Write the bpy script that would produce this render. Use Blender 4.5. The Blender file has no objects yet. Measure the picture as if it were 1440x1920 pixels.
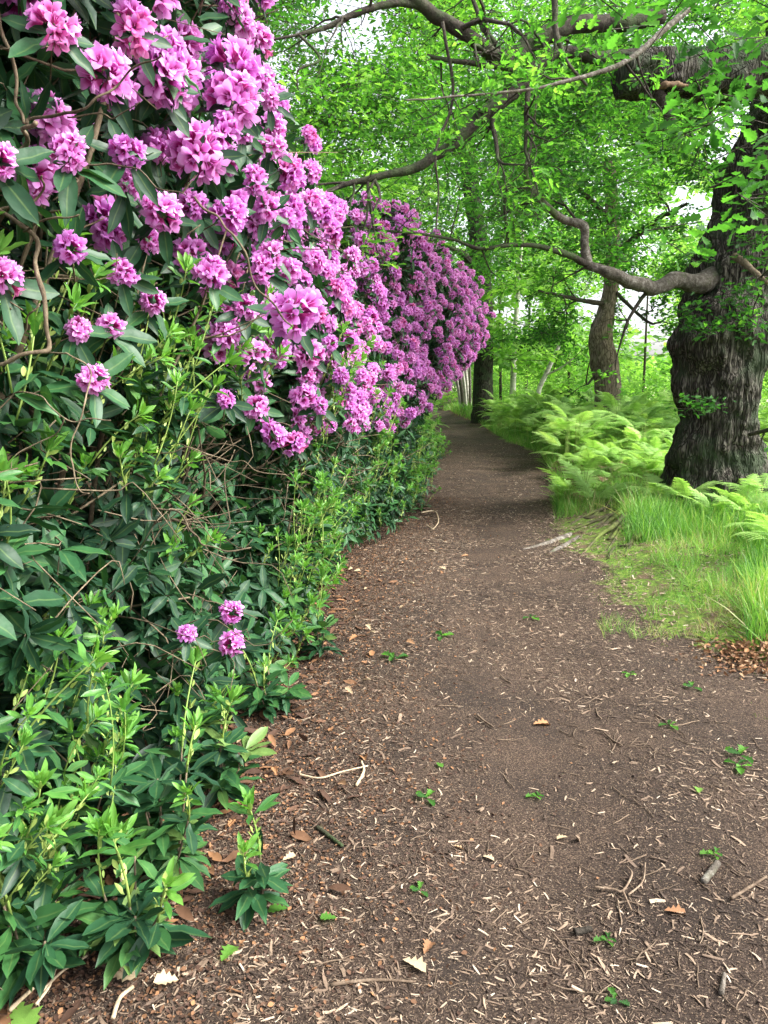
import bpy, math, numpy as np
from math import radians as R
from mathutils import Vector, Matrix
rng = np.random.default_rng(7)
scene = bpy.context.scene
C = scene.collection

# ------------------------------------------------------------------ camera
PITCH = R(9.82); CZ = 1.55; F = 1387.0
cam = bpy.data.cameras.new('camera'); cam.lens = 26.0; cam.sensor_width = 36.0
cam.clip_start = 0.05; cam.clip_end = 2000
camo = bpy.data.objects.new('camera', cam); C.objects.link(camo)
camo.location = (0, 0, CZ); camo.rotation_euler = (R(90) - PITCH, 0, 0)
scene.camera = camo

# ------------------------------------------------------------------ world, sun, exposure
SUN_EL, SUN_AZ = R(46), R(105)            # azimuth measured from +Y towards +X
w = bpy.data.worlds.new('World'); scene.world = w; w.use_nodes = True
nt = w.node_tree; bg = nt.nodes['Background']
sky = nt.nodes.new('ShaderNodeTexSky'); sky.sky_type = 'NISHITA'; sky.sun_disc = False
sky.sun_elevation = SUN_EL; sky.sun_rotation = SUN_AZ; sky.dust_density = 4.0; sky.air_density = 1.0
hs = nt.nodes.new('ShaderNodeHueSaturation'); hs.inputs['Saturation'].default_value = 0.25
hs.inputs['Value'].default_value = 1.0
nt.links.new(sky.outputs[0], hs.inputs['Color']); nt.links.new(hs.outputs[0], bg.inputs[0])
bg.inputs[1].default_value = 0.15
sl = bpy.data.lights.new('sun', 'SUN'); sl.energy = 1.9; sl.angle = R(20); sl.color = (1, 0.96, 0.88)
so = bpy.data.objects.new('sun', sl); C.objects.link(so)
sd = Vector((math.sin(SUN_AZ) * math.cos(SUN_EL), math.cos(SUN_AZ) * math.cos(SUN_EL), math.sin(SUN_EL)))
so.rotation_euler = sd.to_track_quat('Z', 'Y').to_euler()
vs = scene.view_settings; vs.view_transform = 'Standard'; vs.look = 'None'; vs.gamma = 1
vs.exposure = 1.9; vs.use_curve_mapping = False
cy = scene.cycles; cy.max_bounces = 8; cy.diffuse_bounces = 4; cy.glossy_bounces = 2
cy.transmission_bounces = 5; cy.transparent_max_bounces = 4
cy.use_denoising = True; cy.sample_clamp_indirect = 6.0
cy.caustics_reflective = False; cy.caustics_refractive = False

# ------------------------------------------------------------------ helpers
sp_, cp_ = math.sin(PITCH), math.cos(PITCH)
def P(px, py, Y):                        # the point at depth Y that the photograph shows at a pixel
    a = (px - 720) / F; b = -(py - 960) / F
    d = np.array([a, cp_ + b * sp_, -sp_ + b * cp_]); k = Y / d[1]
    return np.array([d[0] * k, Y, CZ + d[2] * k])
def G(px, py, z=0.0):
    a = (px - 720) / F; b = -(py - 960) / F
    d = np.array([a, cp_ + b * sp_, -sp_ + b * cp_]); k = (z - CZ) / d[2]
    return np.array([d[0] * k, d[1] * k, z])
def proj(p):
    v = p - np.array([0, 0, CZ]); z = v[:, 1] * cp_ - v[:, 2] * sp_; u = v[:, 1] * sp_ + v[:, 2] * cp_
    return 720 + F * v[:, 0] / z, 960 - F * u / z
def nrm(a): return a / np.maximum(np.linalg.norm(a, axis=-1, keepdims=True), 1e-9)
def U(a, b, n=None): return rng.uniform(a, b, n)
def _h(i, j, k):
    n = (i * 73856093) ^ (j * 19349663) ^ (k * 83492791)
    n = (n ^ (n >> 13)) * 1274126177 & 0x7fffffff
    return ((n ^ (n >> 16)) & 0xffff) / 65535.0
def vn(p):                               # value noise 0..1
    p = np.asarray(p, float); i = np.floor(p).astype(np.int64); f = p - i; f = f * f * (3 - 2 * f)
    r = 0
    for a in (0, 1):
        for b in (0, 1):
            for c in (0, 1):
                r = r + _h(i[..., 0] + a, i[..., 1] + b, i[..., 2] + c) * (f[..., 0] if a else 1 - f[..., 0]) * (f[..., 1] if b else 1 - f[..., 1]) * (f[..., 2] if c else 1 - f[..., 2])
    return r
def fbm(p, o=3):
    p = np.asarray(p, float); s = 0; a = .5; t = 0
    for _ in range(o): s = s + a * vn(p); t += a; a *= .5; p = p * 2.03 + 17.1
    return s / t

class Acc:
    def __init__(s): s.v = []; s.l = []; s.n = []; s.m = []; s.ti = []; s.t = []; s.k = 0
    def add(s, v, loops, tot, mat, tint, t):
        s.v.append(v); s.l.append(np.asarray(loops, np.int64) + s.k); s.n.append(np.asarray(tot)); s.m.append(np.asarray(mat))
        s.ti.append(tint); s.t.append(t); s.k += len(v)
    def addf(s, v, faces, mat=0, tint=0.5, t=None):
        v = np.asarray(v, float); n = len(v)
        s.add(v, np.concatenate([np.asarray(f) for f in faces]), [len(f) for f in faces], np.full(len(faces), mat),
              np.full(n, tint) if np.isscalar(tint) else tint, np.zeros(n) if t is None else np.asarray(t, float))
    def proto(s):
        return dict(v=np.concatenate(s.v), l=np.concatenate(s.l), n=np.concatenate(s.n), m=np.concatenate(s.m), ti=np.concatenate(s.ti), t=np.concatenate(s.t))
    def scatter(s, pr, M, pos, tint, mat=None):
        k = len(pos)
        if k == 0: return
        nv = len(pr['v'])
        v = np.einsum('kij,nj->kni', M, pr['v']) + pos[:, None, :]
        l = (pr['l'][None, :] + (np.arange(k) * nv)[:, None]).ravel()
        ti = (tint[:, None] + (pr['ti'] - .5)[None, :]) if np.ndim(tint) else np.tile(pr['ti'], k)
        s.add(v.reshape(-1, 3), l, np.tile(pr['n'], k), np.tile(pr['m'], k) if mat is None else np.full(k * len(pr['n']), mat),
              np.clip(ti, 0, 1).ravel(), np.tile(pr['t'], k))
    def mesh(s, name, mats, smooth=True):
        pr = s.proto(); me = bpy.data.meshes.new(name)
        me.vertices.add(len(pr['v'])); me.vertices.foreach_set('co', pr['v'].astype(np.float32).ravel())
        me.loops.add(len(pr['l'])); me.loops.foreach_set('vertex_index', pr['l'].astype(np.int32))
        nf = len(pr['n']); me.polygons.add(nf)
        st = np.concatenate([[0], np.cumsum(pr['n'])[:-1]]).astype(np.int32)
        me.polygons.foreach_set('loop_start', st); me.polygons.foreach_set('loop_total', pr['n'].astype(np.int32))
        for m in mats: me.materials.append(m)
        me.polygons.foreach_set('material_index', pr['m'].astype(np.int32))
        me.polygons.foreach_set('use_smooth', np.full(nf, smooth))
        for nm in ('ti', 't'):
            a = me.attributes.new({'ti': 'tint', 't': 't'}[nm], 'FLOAT', 'POINT'); a.data.foreach_set('value', pr[nm].astype(np.float32))
        me.update(calc_edges=True)
        return me
    def build(s, name, mats, parent=None, smooth=True):
        return link(name, s.mesh(name, mats, smooth), parent)
def link(name, me, parent=None, M=None):
    o = bpy.data.objects.new(name, me); C.objects.link(o)
    if parent is not None:
        o.parent = parent; l = parent.location
        o.location = (-l[0], -l[1], -l[2])
    if M is not None:
        o.matrix_local = (Matrix.Translation(o.location) if parent is not None else Matrix.Identity(4)) @ M
    return o
def tag(o, label=None, cat=None, group=None, kind=None):
    if label: o['label'] = label
    if cat: o['category'] = cat
    if group: o['group'] = group
    if kind: o['kind'] = kind
    return o
def empty(name, loc, label, cat, group=None):
    o = bpy.data.objects.new(name, None); C.objects.link(o); o.location = tuple(loc); o.empty_display_size = .1
    return tag(o, label, cat, group)
def mat4(M, p):
    m = Matrix.Identity(4)
    for i in range(3):
        for j in range(3): m[i][j] = float(M[i][j])
        m[i][3] = float(p[i])
    return m
def frames(d, up):                       # columns: side, along, normal
    d = nrm(d); s = nrm(np.cross(d, up)); n = np.cross(s, d)
    return np.stack([s, d, n], axis=-1)
def zframes(a):                          # z axis along a, random spin
    a = nrm(a); r = nrm(rng.normal(size=a.shape)); x = nrm(np.cross(r, a)); y = np.cross(a, x)
    return np.stack([x, y, a], axis=-1)
def catmull(pts, n):
    p = np.asarray(pts, float)
    if len(p) < 3: t = np.linspace(0, 1, n)[:, None]; return p[0] * (1 - t) + p[-1] * t
    q = np.vstack([2 * p[0] - p[1], p, 2 * p[-1] - p[-2]]); u = np.linspace(0, len(p) - 1 - 1e-6, n); i = u.astype(int); f = (u - i)[:, None]
    a, b, c, d = q[i], q[i + 1], q[i + 2], q[i + 3]
    return .5 * (2 * b + (c - a) * f + (2 * a - 5 * b + 4 * c - d) * f ** 2 + (3 * b - a - 3 * c + d) * f ** 3)
def tube(acc, pts, rad, sides=6, mat=0, tint=.5, disp=None, cap=True):
    pts = np.asarray(pts, float); n = len(pts); rad = np.broadcast_to(rad, (n,))
    T = nrm(np.gradient(pts, axis=0)); ref = np.array([0, 0, 1.]) if abs(T[0][2]) < .9 else np.array([1., 0, 0])
    x = nrm(np.cross(T[0], ref)); X = []
    for i in range(n):
        x = nrm(x - T[i] * np.dot(x, T[i])); X.append(x)
    X = np.array(X); Yv = np.cross(T, X); th = np.arange(sides) * 2 * np.pi / sides
    D = X[:, None] * np.cos(th)[None, :, None] + Yv[:, None] * np.sin(th)[None, :, None]
    r = rad[:, None] * np.ones(sides)[None]
    if disp is not None: r = r + disp(pts[:, None] + D * r[..., None], D, r)
    v = (pts[:, None] + D * r[..., None]).reshape(-1, 3)
    i = np.arange(n - 1)[:, None] * sides; j = np.arange(sides)[None]; j2 = (j + 1) % sides
    q = np.stack([i + j, i + j2, i + sides + j2, i + sides + j], -1).reshape(-1)
    nf = (n - 1) * sides; tot = np.full(nf, 4)
    if cap:
        q = np.concatenate([q, np.arange(sides)[::-1], (n - 1) * sides + np.arange(sides)]); tot = np.concatenate([tot, [sides, sides]]); nf += 2
    ln = np.repeat(np.linspace(0, 1, n), sides)
    acc.add(v, q, tot, np.full(nf, mat), np.full(len(v), tint), ln)

# ------------------------------------------------------------------ materials
def newmat(name):
    m = bpy.data.materials.new(name); m.use_nodes = True; t = m.node_tree; t.nodes.clear()
    return m, t, t.nodes.new('ShaderNodeOutputMaterial')
def N(t, ty, **kw):
    n = t.nodes.new(ty)
    for k, v in kw.items():
        if k in n.inputs: n.inputs[k].default_value = v
        else: setattr(n, k, v)
    return n
def ramp(t, fac, stops):
    r = t.nodes.new('ShaderNodeValToRGB'); cr = r.color_ramp
    while len(cr.elements) < len(stops): cr.elements.new(.5)
    for e, (p, c) in zip(cr.elements, stops): e.position = p; e.color = (*c, 1)
    t.links.new(fac, r.inputs[0]); return r.outputs[0]
def math_(t, op, a, b):
    n = t.nodes.new('ShaderNodeMath'); n.operation = op
    for i, x in enumerate((a, b)):
        if isinstance(x, (int, float)): n.inputs[i].default_value = x
        else: t.links.new(x, n.inputs[i])
    return n.outputs[0]
def mixc(t, f, a, b, ty='MIX'):
    n = t.nodes.new('ShaderNodeMix'); n.data_type = 'RGBA'; n.blend_type = ty
    for k, x in ((0, f), (6, a), (7, b)):
        if isinstance(x, (int, float)): n.inputs[k].default_value = x
        elif isinstance(x, tuple): n.inputs[k].default_value = (*x, 1)
        else: t.links.new(x, n.inputs[k])
    return n.outputs[2]
def foliage_mat(name, stops, trans=.4, rough=.45, tr_tint=(1.25, 1.3, .6), spec=.4, vein=.0, rnd=.3):
    m, t, out = newmat(name)
    at = N(t, 'ShaderNodeAttribute', attribute_name='tint'); oi = t.nodes.new('ShaderNodeObjectInfo')
    f = math_(t, 'ADD', at.outputs['Fac'], math_(t, 'MULTIPLY', math_(t, 'SUBTRACT', oi.outputs['Random'], .5), rnd))
    col = ramp(t, f, stops)
    no = N(t, 'ShaderNodeTexNoise', Scale=55.0, Detail=2.0); tc = t.nodes.new('ShaderNodeTexCoord')
    t.links.new(tc.outputs['Object'], no.inputs['Vector'])
    k = math_(t, 'ADD', math_(t, 'MULTIPLY', no.outputs[0], .5), .75)
    col = mixc(t, 1.0, col, k, 'MULTIPLY')
    if vein:
        ta = N(t, 'ShaderNodeAttribute', attribute_name='t')
        vf = math_(t, 'MULTIPLY', math_(t, 'SUBTRACT', 1.0, math_(t, 'MULTIPLY', ta.outputs['Fac'], 7.0)), vein)
        vfc = math_(t, 'MAXIMUM', vf, 0.0)
        col = mixc(t, vfc, col, (.30, .42, .12))
    pb = N(t, 'ShaderNodeBsdfPrincipled', Roughness=rough); pb.inputs['Specular IOR Level'].default_value = spec
    bp = N(t, 'ShaderNodeBump', Strength=.25, Distance=.004)
    t.links.new(no.outputs[0], bp.inputs['Height']); t.links.new(bp.outputs[0], pb.inputs['Normal'])
    tb = t.nodes.new('ShaderNodeBsdfTranslucent'); mx = t.nodes.new('ShaderNodeMixShader'); mx.inputs[0].default_value = trans
    t.links.new(col, pb.inputs['Base Color'])
    t.links.new(mixc(t, 1.0, col, tr_tint, 'MULTIPLY'), tb.inputs[0])
    t.links.new(pb.outputs[0], mx.inputs[1]); t.links.new(tb.outputs[0], mx.inputs[2]); t.links.new(mx.outputs[0], out.inputs[0])
    return m
M = {}
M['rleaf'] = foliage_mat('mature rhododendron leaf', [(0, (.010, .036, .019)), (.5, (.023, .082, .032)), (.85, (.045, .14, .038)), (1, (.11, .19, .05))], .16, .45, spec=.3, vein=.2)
M['rnew'] = foliage_mat('young rhododendron leaf', [(0, (.055, .18, .045)), (.5, (.11, .30, .05)), (1, (.20, .43, .08))], .38, .40, vein=.3)
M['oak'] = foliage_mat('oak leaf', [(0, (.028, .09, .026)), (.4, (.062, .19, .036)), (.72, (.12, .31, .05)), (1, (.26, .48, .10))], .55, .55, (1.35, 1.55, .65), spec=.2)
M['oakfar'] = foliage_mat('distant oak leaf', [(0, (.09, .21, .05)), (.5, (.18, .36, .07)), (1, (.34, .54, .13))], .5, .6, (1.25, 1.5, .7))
M['fern'] = foliage_mat('bracken frond', [(0, (.15, .30, .07)), (.5, (.33, .55, .15)), (1, (.52, .70, .26))], .45, .55, (1.2, 1.25, .7))
M['grass'] = foliage_mat('grass blade', [(0, (.045, .15, .03)), (.45, (.12, .31, .055)), (.76, (.25, .46, .09)), (.9, (.40, .42, .18)), (1, (.50, .42, .26))], .4, .5)
M['moss'] = foliage_mat('moss', [(0, (.04, .10, .015)), (.5, (.14, .25, .03)), (1, (.30, .40, .06))], .25, .9, spec=.1)
M['deadfern'] = foliage_mat('dead bracken', [(0, (.13, .08, .05)), (.5, (.28, .19, .12)), (1, (.42, .32, .20))], .2, .8, (1, 1, 1), spec=.2)
M['litter'] = foliage_mat('leaf litter', [(0, (.07, .04, .028)), (.3, (.17, .09, .05)), (.6, (.33, .17, .08)), (.8, (.34, .23, .14)), (1, (.42, .33, .21))], .1, .75, (1, 1, 1), spec=.2, rnd=1.0)

def flower_mat():
    m, t, out = newmat('rhododendron petal')
    at = N(t, 'ShaderNodeAttribute', attribute_name='tint'); tt = N(t, 'ShaderNodeAttribute', attribute_name='t'); oi = t.nodes.new('ShaderNodeObjectInfo')
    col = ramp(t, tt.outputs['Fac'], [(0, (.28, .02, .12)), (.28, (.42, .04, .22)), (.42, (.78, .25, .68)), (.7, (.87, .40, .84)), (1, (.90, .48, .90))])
    f = math_(t, 'FRACT', math_(t, 'ADD', at.outputs['Fac'], oi.outputs['Random']), 0)
    col = mixc(t, 1.0, col, ramp(t, f, [(0, (.86, .74, .94)), (.3, (.95, .90, 1)), (.6, (1, 1, 1)), (.85, (1, 1.08, 1.02)), (.95, (1, .80, .86)), (1, (.95, .62, .62))]), 'MULTIPLY')
    pb = N(t, 'ShaderNodeBsdfPrincipled', Roughness=.6); pb.inputs['Specular IOR Level'].default_value = .25
    tb = t.nodes.new('ShaderNodeBsdfTranslucent'); mx = t.nodes.new('ShaderNodeMixShader'); mx.inputs[0].default_value = .5
    t.links.new(col, pb.inputs['Base Color']); t.links.new(col, tb.inputs[0])
    t.links.new(pb.outputs[0], mx.inputs[1]); t.links.new(tb.outputs[0], mx.inputs[2]); t.links.new(mx.outputs[0], out.inputs[0])
    return m
M['petal'] = flower_mat()

def wood_mat(name, c1, c2, c3, scale=(1, 1, .18), sc=18, bump=.5, moss=0.0, mosscol=(.05, .09, .02), rough=.9, dist=.02, vor=1.6):
    m, t, out = newmat(name); tc = t.nodes.new('ShaderNodeTexCoord'); mp = t.nodes.new('ShaderNodeMapping'); mp.inputs['Scale'].default_value = scale
    t.links.new(tc.outputs['Object'], mp.inputs[0])
    a = N(t, 'ShaderNodeTexNoise', Scale=float(sc), Detail=6.0, Roughness=.7); t.links.new(mp.outputs[0], a.inputs['Vector'])
    v = N(t, 'ShaderNodeTexVoronoi', Scale=float(sc) * 1.1); v.feature = 'DISTANCE_TO_EDGE'; t.links.new(mp.outputs[0], v.inputs['Vector'])
    wv = N(t, 'ShaderNodeTexNoise', Scale=float(sc) * .35, Detail=3.0); t.links.new(mp.outputs[0], wv.inputs['Vector']); t.links.new(mixc(t, .35, mp.outputs[0], wv.outputs['Color'], 'ADD'), v.inputs['Vector'])
    h = math_(t, 'ADD', math_(t, 'MULTIPLY', math_(t, 'MINIMUM', v.outputs['Distance'], .25), vor), math_(t, 'MULTIPLY', a.outputs[0], 1.0 - .25 * vor))
    at = N(t, 'ShaderNodeAttribute', attribute_name='tint'); oi = t.nodes.new('ShaderNodeObjectInfo')
    col = ramp(t, h, [(.25, c1), (.5, c2), (.8, c3)])
    k = math_(t, 'ADD', .72, math_(t, 'MULTIPLY', math_(t, 'FRACT', math_(t, 'ADD', at.outputs['Fac'], oi.outputs['Random']), 0), .56))
    col = mixc(t, 1.0, col, k, 'MULTIPLY')
    if moss:
        b = N(t, 'ShaderNodeTexNoise', Scale=3.0, Detail=5.0); t.links.new(tc.outputs['Object'], b.inputs['Vector'])
        col = mixc(t, ramp(t, b.outputs[0], [(.62 - moss * .3, (0, 0, 0)), (.72 - moss * .2, (.85, .85, .85))]), col, mosscol)
    pb = N(t, 'ShaderNodeBsdfPrincipled', Roughness=rough); pb.inputs['Specular IOR Level'].default_value = .2
    bp = N(t, 'ShaderNodeBump', Strength=bump, Distance=dist); t.links.new(h, bp.inputs['Height']); t.links.new(bp.outputs[0], pb.inputs['Normal'])
    t.links.new(col, pb.inputs['Base Color']); t.links.new(pb.outputs[0], out.inputs[0]); return m
M['bark'] = wood_mat('oak bark', (.010, .009, .007), (.045, .040, .032), (.13, .12, .10), sc=20, bump=1.0, dist=.05, moss=.45, mosscol=(.045, .065, .035))
M['bark2'] = wood_mat('grey brown oak bark', (.05, .038, .028), (.14, .11, .085), (.25, .20, .16), sc=16, bump=.8, moss=.15)
M['limb'] = wood_mat('oak limb bark', (.012, .010, .008), (.045, .038, .030), (.11, .095, .075), scale=(1, 1, 1), sc=22, bump=1.0, moss=.4, mosscol=(.05, .075, .03), vor=.25)
M['lichen'] = wood_mat('lichened limb bark', (.03, .025, .02), (.11, .095, .078), (.36, .34, .31), scale=(1, 1, 1), sc=20, bump=1.0, moss=.15, vor=.25)
M['birch'] = wood_mat('birch bark', (.10, .08, .06), (.50, .48, .43), (.68, .66, .60), scale=(.6, .6, 1.8), sc=5, bump=.2, vor=.25)
M['stem'] = wood_mat('shrub stem', (.045, .034, .022), (.13, .10, .065), (.28, .23, .16), scale=(1, 1, .5), sc=40, bump=.3, vor=.25)
M['gstem'] = foliage_mat('green shoot stem', [(0, (.20, .32, .07)), (1, (.36, .46, .12))], .1, .5)
M['twig'] = wood_mat('fallen twig bark', (.05, .033, .022), (.16, .115, .08), (.34, .27, .20), scale=(1, 1, 1), sc=30, bump=.4, vor=.25)
M['palewood'] = wood_mat('peeled pale wood', (.22, .15, .09), (.42, .33, .22), (.58, .49, .36), scale=(1, 1, .4), sc=22, bump=.4, vor=.25)
M['rootm'] = wood_mat('mossy root', (.02, .02, .01), (.06, .055, .03), (.11, .10, .06), scale=(1, 1, 1), sc=22, bump=.6, moss=.6, mosscol=(.12, .17, .03), vor=.25)
M['peel'] = wood_mat('torn wood', (.05, .03, .02), (.16, .10, .06), (.30, .21, .13), scale=(.3, 1, 1), sc=18, bump=.5, vor=.25)

# ------------------------------------------------------------------ leaf prototypes
def rleaf(fold=.25, droop=.25, wid=.15, rows=6, seed=0):
    r = np.random.default_rng(seed); ys = np.linspace(0, 1, rows)
    wd = wid * np.sin(np.pi * np.clip(ys * .96 + .03, 0, 1) ** 1.15) ** .75; wd[0] = .012; wd[-1] = .004
    v = []; t = []
    for y, ww in zip(ys, wd):
        z = -droop * y * y + .02 * r.normal()
        yy = y * (1 - .12 * droop)
        v += [(-ww, yy, z + fold * ww), (0, yy, z), (ww, yy, z + fold * ww)]; t += [1, 0, 1]
    f = []
    for i in range(rows - 1):
        a = i * 3; f += [(a, a + 1, a + 4, a + 3), (a + 1, a + 2, a + 5, a + 4)]
    A = Acc(); A.addf(v, f, t=t); return A.proto()
RL = [rleaf(.35, .15, .165, seed=1), rleaf(.5, .35, .15, seed=2), rleaf(.3, -.05, .185, seed=3)]
RN = [rleaf(.5, .05, .125, seed=5), rleaf(.4, .2, .145, seed=6)]
RLlo = [rleaf(.35, .25, .16, 3, 4)]
def oakleaf(lo=False):
    A = Acc()
    if lo:
        v = [(0, 0, 0), (-.22, .45, .05), (0, .5, 0), (.22, .45, .05), (-.24, .8, .02), (0, 1, -.08), (.24, .8, .02)]
        A.addf(v, [(0, 1, 2), (0, 2, 3), (1, 4, 5, 2), (2, 5, 6, 3)]); return A.proto()
    o = [(.03, .06), (.13, .22), (.08, .31), (.21, .44), (.13, .54), (.29, .68), (.17, .77), (.19, .91), (.06, .97)]
    v = [(0, 0, 0), (0, .5, -.01), (0, 1, -.06)]
    l = [(-x, y, x * .35 - .06 * y * y) for x, y in o]; r = [(x, y, x * .35 - .06 * y * y) for x, y in o]
    v += l + r; n = len(o)
    f = []
    for s, base in ((0, 3), (1, 3 + n)):
        idx = [0] + [base + i for i in range(n)] + [2, 1]
        f.append(tuple(idx if s else idx[::-1]))
    A.addf(v, f); return A.proto()
OL, OLlo = oakleaf(), oakleaf(True)
def prism(r=1.0, sides=4):
    A = Acc(); tube(A, [(0, 0, 0), (0, .5, 0), (0, 1, 0)], [r, r * .8, r * .5], sides, cap=False); return A.proto()
PR = prism(1, 4); PR3 = prism(1, 3)
def place_rods(acc, p, d, ln, r, mat, tint=None, pr=PR):
    k = len(p)
    if k == 0: return
    Fm = frames(d, nrm(rng.normal(size=(k, 3))))
    ln = np.broadcast_to(ln, (k,)); r = np.broadcast_to(r, (k,))
    Mx = Fm * np.stack([r, ln, r], -1)[:, None, :]
    acc.scatter(pr, Mx, p, U(0, 1, k) if tint is None else tint, mat)

def whorls(acc, pos, axis, nl=8, L=(.08, .12), el=(60, 105), protos=RL, mat=0, tint=(.1, .9), stem=None, stemlen=(.05, .12)):
    k = len(pos); axis = nrm(axis); Fz = zframes(axis)
    wt = U(*tint, k)
    for i in range(nl):
        keep = rng.random(k) < .92
        ph = 2 * np.pi * (i / nl) * 1.0 + U(-.3, .3, k) + i * .4; e = np.radians(U(el[0], el[1], k))
        dl = np.stack([np.cos(ph) * np.sin(e), np.sin(ph) * np.sin(e), np.cos(e)], -1)
        d = np.einsum('kij,kj->ki', Fz, dl); up = axis + .35 * rng.normal(size=(k, 3)) + np.array([0, 0, .3])
        Fr = frames(d, up); s = U(*L, k)
        pi = rng.integers(0, len(protos), k)
        for q in range(len(protos)):
            m = keep & (pi == q)
            acc.scatter(protos[q], Fr[m] * s[m, None, None], pos[m] + d[m] * .006 - axis[m] * U(0, .015, m.sum())[:, None], np.clip(wt[m] + U(-.15, .15, m.sum()), 0, 1), mat)
    if stem is not None:
        ln = U(*stemlen, k); place_rods(acc, pos - axis * ln[:, None], axis, ln * 1.05, U(.0018, .003, k), stem)

# new shoot prototypes: green stem, bracts, a topmost whorl of young leaves (z up, base at origin)
def shoot(seed, H=.22):
    global rng
    keep = rng; rng = np.random.default_rng(seed)
    A = Acc(); bend = U(-.25, .25, 2)
    zz = np.linspace(0, 1, 6); pts = np.stack([bend[0] * H * zz ** 2, bend[1] * H * zz ** 2, H * zz], -1)
    tube(A, pts, np.linspace(.0026, .0018, 6), 5, 1, .3)
    top = pts[-1:]; ax = nrm(pts[-1:] - pts[-2:-1])
    whorls(A, np.repeat(top, 1, 0), ax, 5, (.026, .042), (4, 25), RN, 0, (.75, 1))
    whorls(A, top - ax * .008, ax, 7, (.040, .062), (22, 55), RN, 0, (.45, .8))
    whorls(A, top - ax * .022, ax, 4, (.048, .072), (50, 88), RN, 0, (.1, .5))
    for z in np.linspace(.15, .85, 5):
        c = (pts[0] * (1 - z) + pts[-1] * z)[None]
        whorls(A, c, np.array([[0, 0, 1.]]), 2, (.015, .03), (15, 50), [RL[2]], 1, (.5, .9))
    whorls(A, pts[:1], np.array([[0, 0, 1.]]), 5, (.07, .1), (65, 110), RL, 2, (.2, .8))
    rng = keep
    return A
SH = [shoot(s, h) for s, h in ((11, .14), (12, .2), (13, .27), (14, .34), (15, .1))]
SHm = [a.mesh('new_shoot', [M['rnew'], M['gstem'], M['rleaf']]) for a in SH]; SHp = [a.proto() for a in SH]

def truss(seed, hi=True):
    r = np.random.default_rng(seed); A = Acc(); nfl = 25 if hi else 14
    us = np.array([0, .3, .65, 1.0]) if hi else np.array([.2, .7, 1.0])
    rr = np.interp(us, [0, .35, .7, 1], [.003, .010, .021, .0295]); hh = np.interp(us, [0, .35, .7, 1], [.026, .045, .0575, .0575])
    ww = np.interp(us, [0, .35, .7, 1], [1, .95, 1.0, .45]) * R(34)
    vs_ = np.array([-1, 0, 1.])
    for k in range(nfl):
        pol = math.acos(1 - (k + .5) / nfl * (1.22 if hi else 1.2)); az = k * 2.39996 + r.uniform(-.2, .2)
        a = np.array([math.sin(pol) * math.cos(az), math.sin(pol) * math.sin(az), math.cos(pol)]); a = a + r.normal(size=3) * .16; a /= np.linalg.norm(a)
        Fz = np.column_stack([*(lambda x: (x, np.cross(a, x)))(nrm(np.cross(a, [0.3, .2, 1.]))), a])
        if r.random() < (.08 if seed % 3 else .30): continue
        off = r.uniform(-.012, .010); ro = r.uniform(0, 6.28); sc = r.uniform(.85, 1.12)
        tf = .5 + r.uniform(-.12, .12)
        if hi and r.random() < .06: # a bud instead of an open floret
            tube(A, [a * .02, a * .04, a * .055, a * .062], [.003, .006, .008, .002], 6, 0, tf); continue
        for p in range(5):
            ph0 = ro + p * 2 * np.pi / 5; v = []; t = []
            j = r.normal(size=3) * .003
            for u, r_, h_, w_ in zip(us, rr, hh, ww):
                for vv in vs_:
                    ph = ph0 + vv * w_; ruf = .0035 * math.sin(vv * 5 + p * 2 + u * 3) * u + r.normal() * .0012 * u
                    rad = r_ * (1 if vv == 0 or u < .9 else .88) * sc * (1 + .12 * math.sin(p * 2.1 + k)) + j[0] * u
                    loc = np.array([math.cos(ph) * rad, math.sin(ph) * rad, h_ + off + ruf + (.004 * u if vv == 0 else 0)])
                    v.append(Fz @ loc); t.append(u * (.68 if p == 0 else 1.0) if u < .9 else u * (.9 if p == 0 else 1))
            f = [(i * 3 + c, i * 3 + c + 1, i * 3 + c + 4, i * 3 + c + 3) for i in range(len(us) - 1) for c in (0, 1)]
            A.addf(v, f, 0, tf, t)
        if hi:
            for q in range(3):
                e = Fz @ np.array([r.normal() * .006, r.normal() * .006, .066 + off]); s = Fz @ np.array([0, 0, .03])
                w_ = Fz @ np.array([.0006, 0, 0]); A.addf([s - w_, s + w_, e + w_, e - w_], [(0, 1, 2, 3)], 0, tf, [.45] * 4)
    return A
TR = [truss(s) for s in (21, 22, 23, 24, 25, 26, 27)]; TRlo = [truss(s, False) for s in (31, 32, 33)]
TRm = [a.mesh('flower_cluster', [M['petal']]) for a in TR]; TRp = [a.proto() for a in TR]; TRlp = [a.proto() for a in TRlo]

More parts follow.
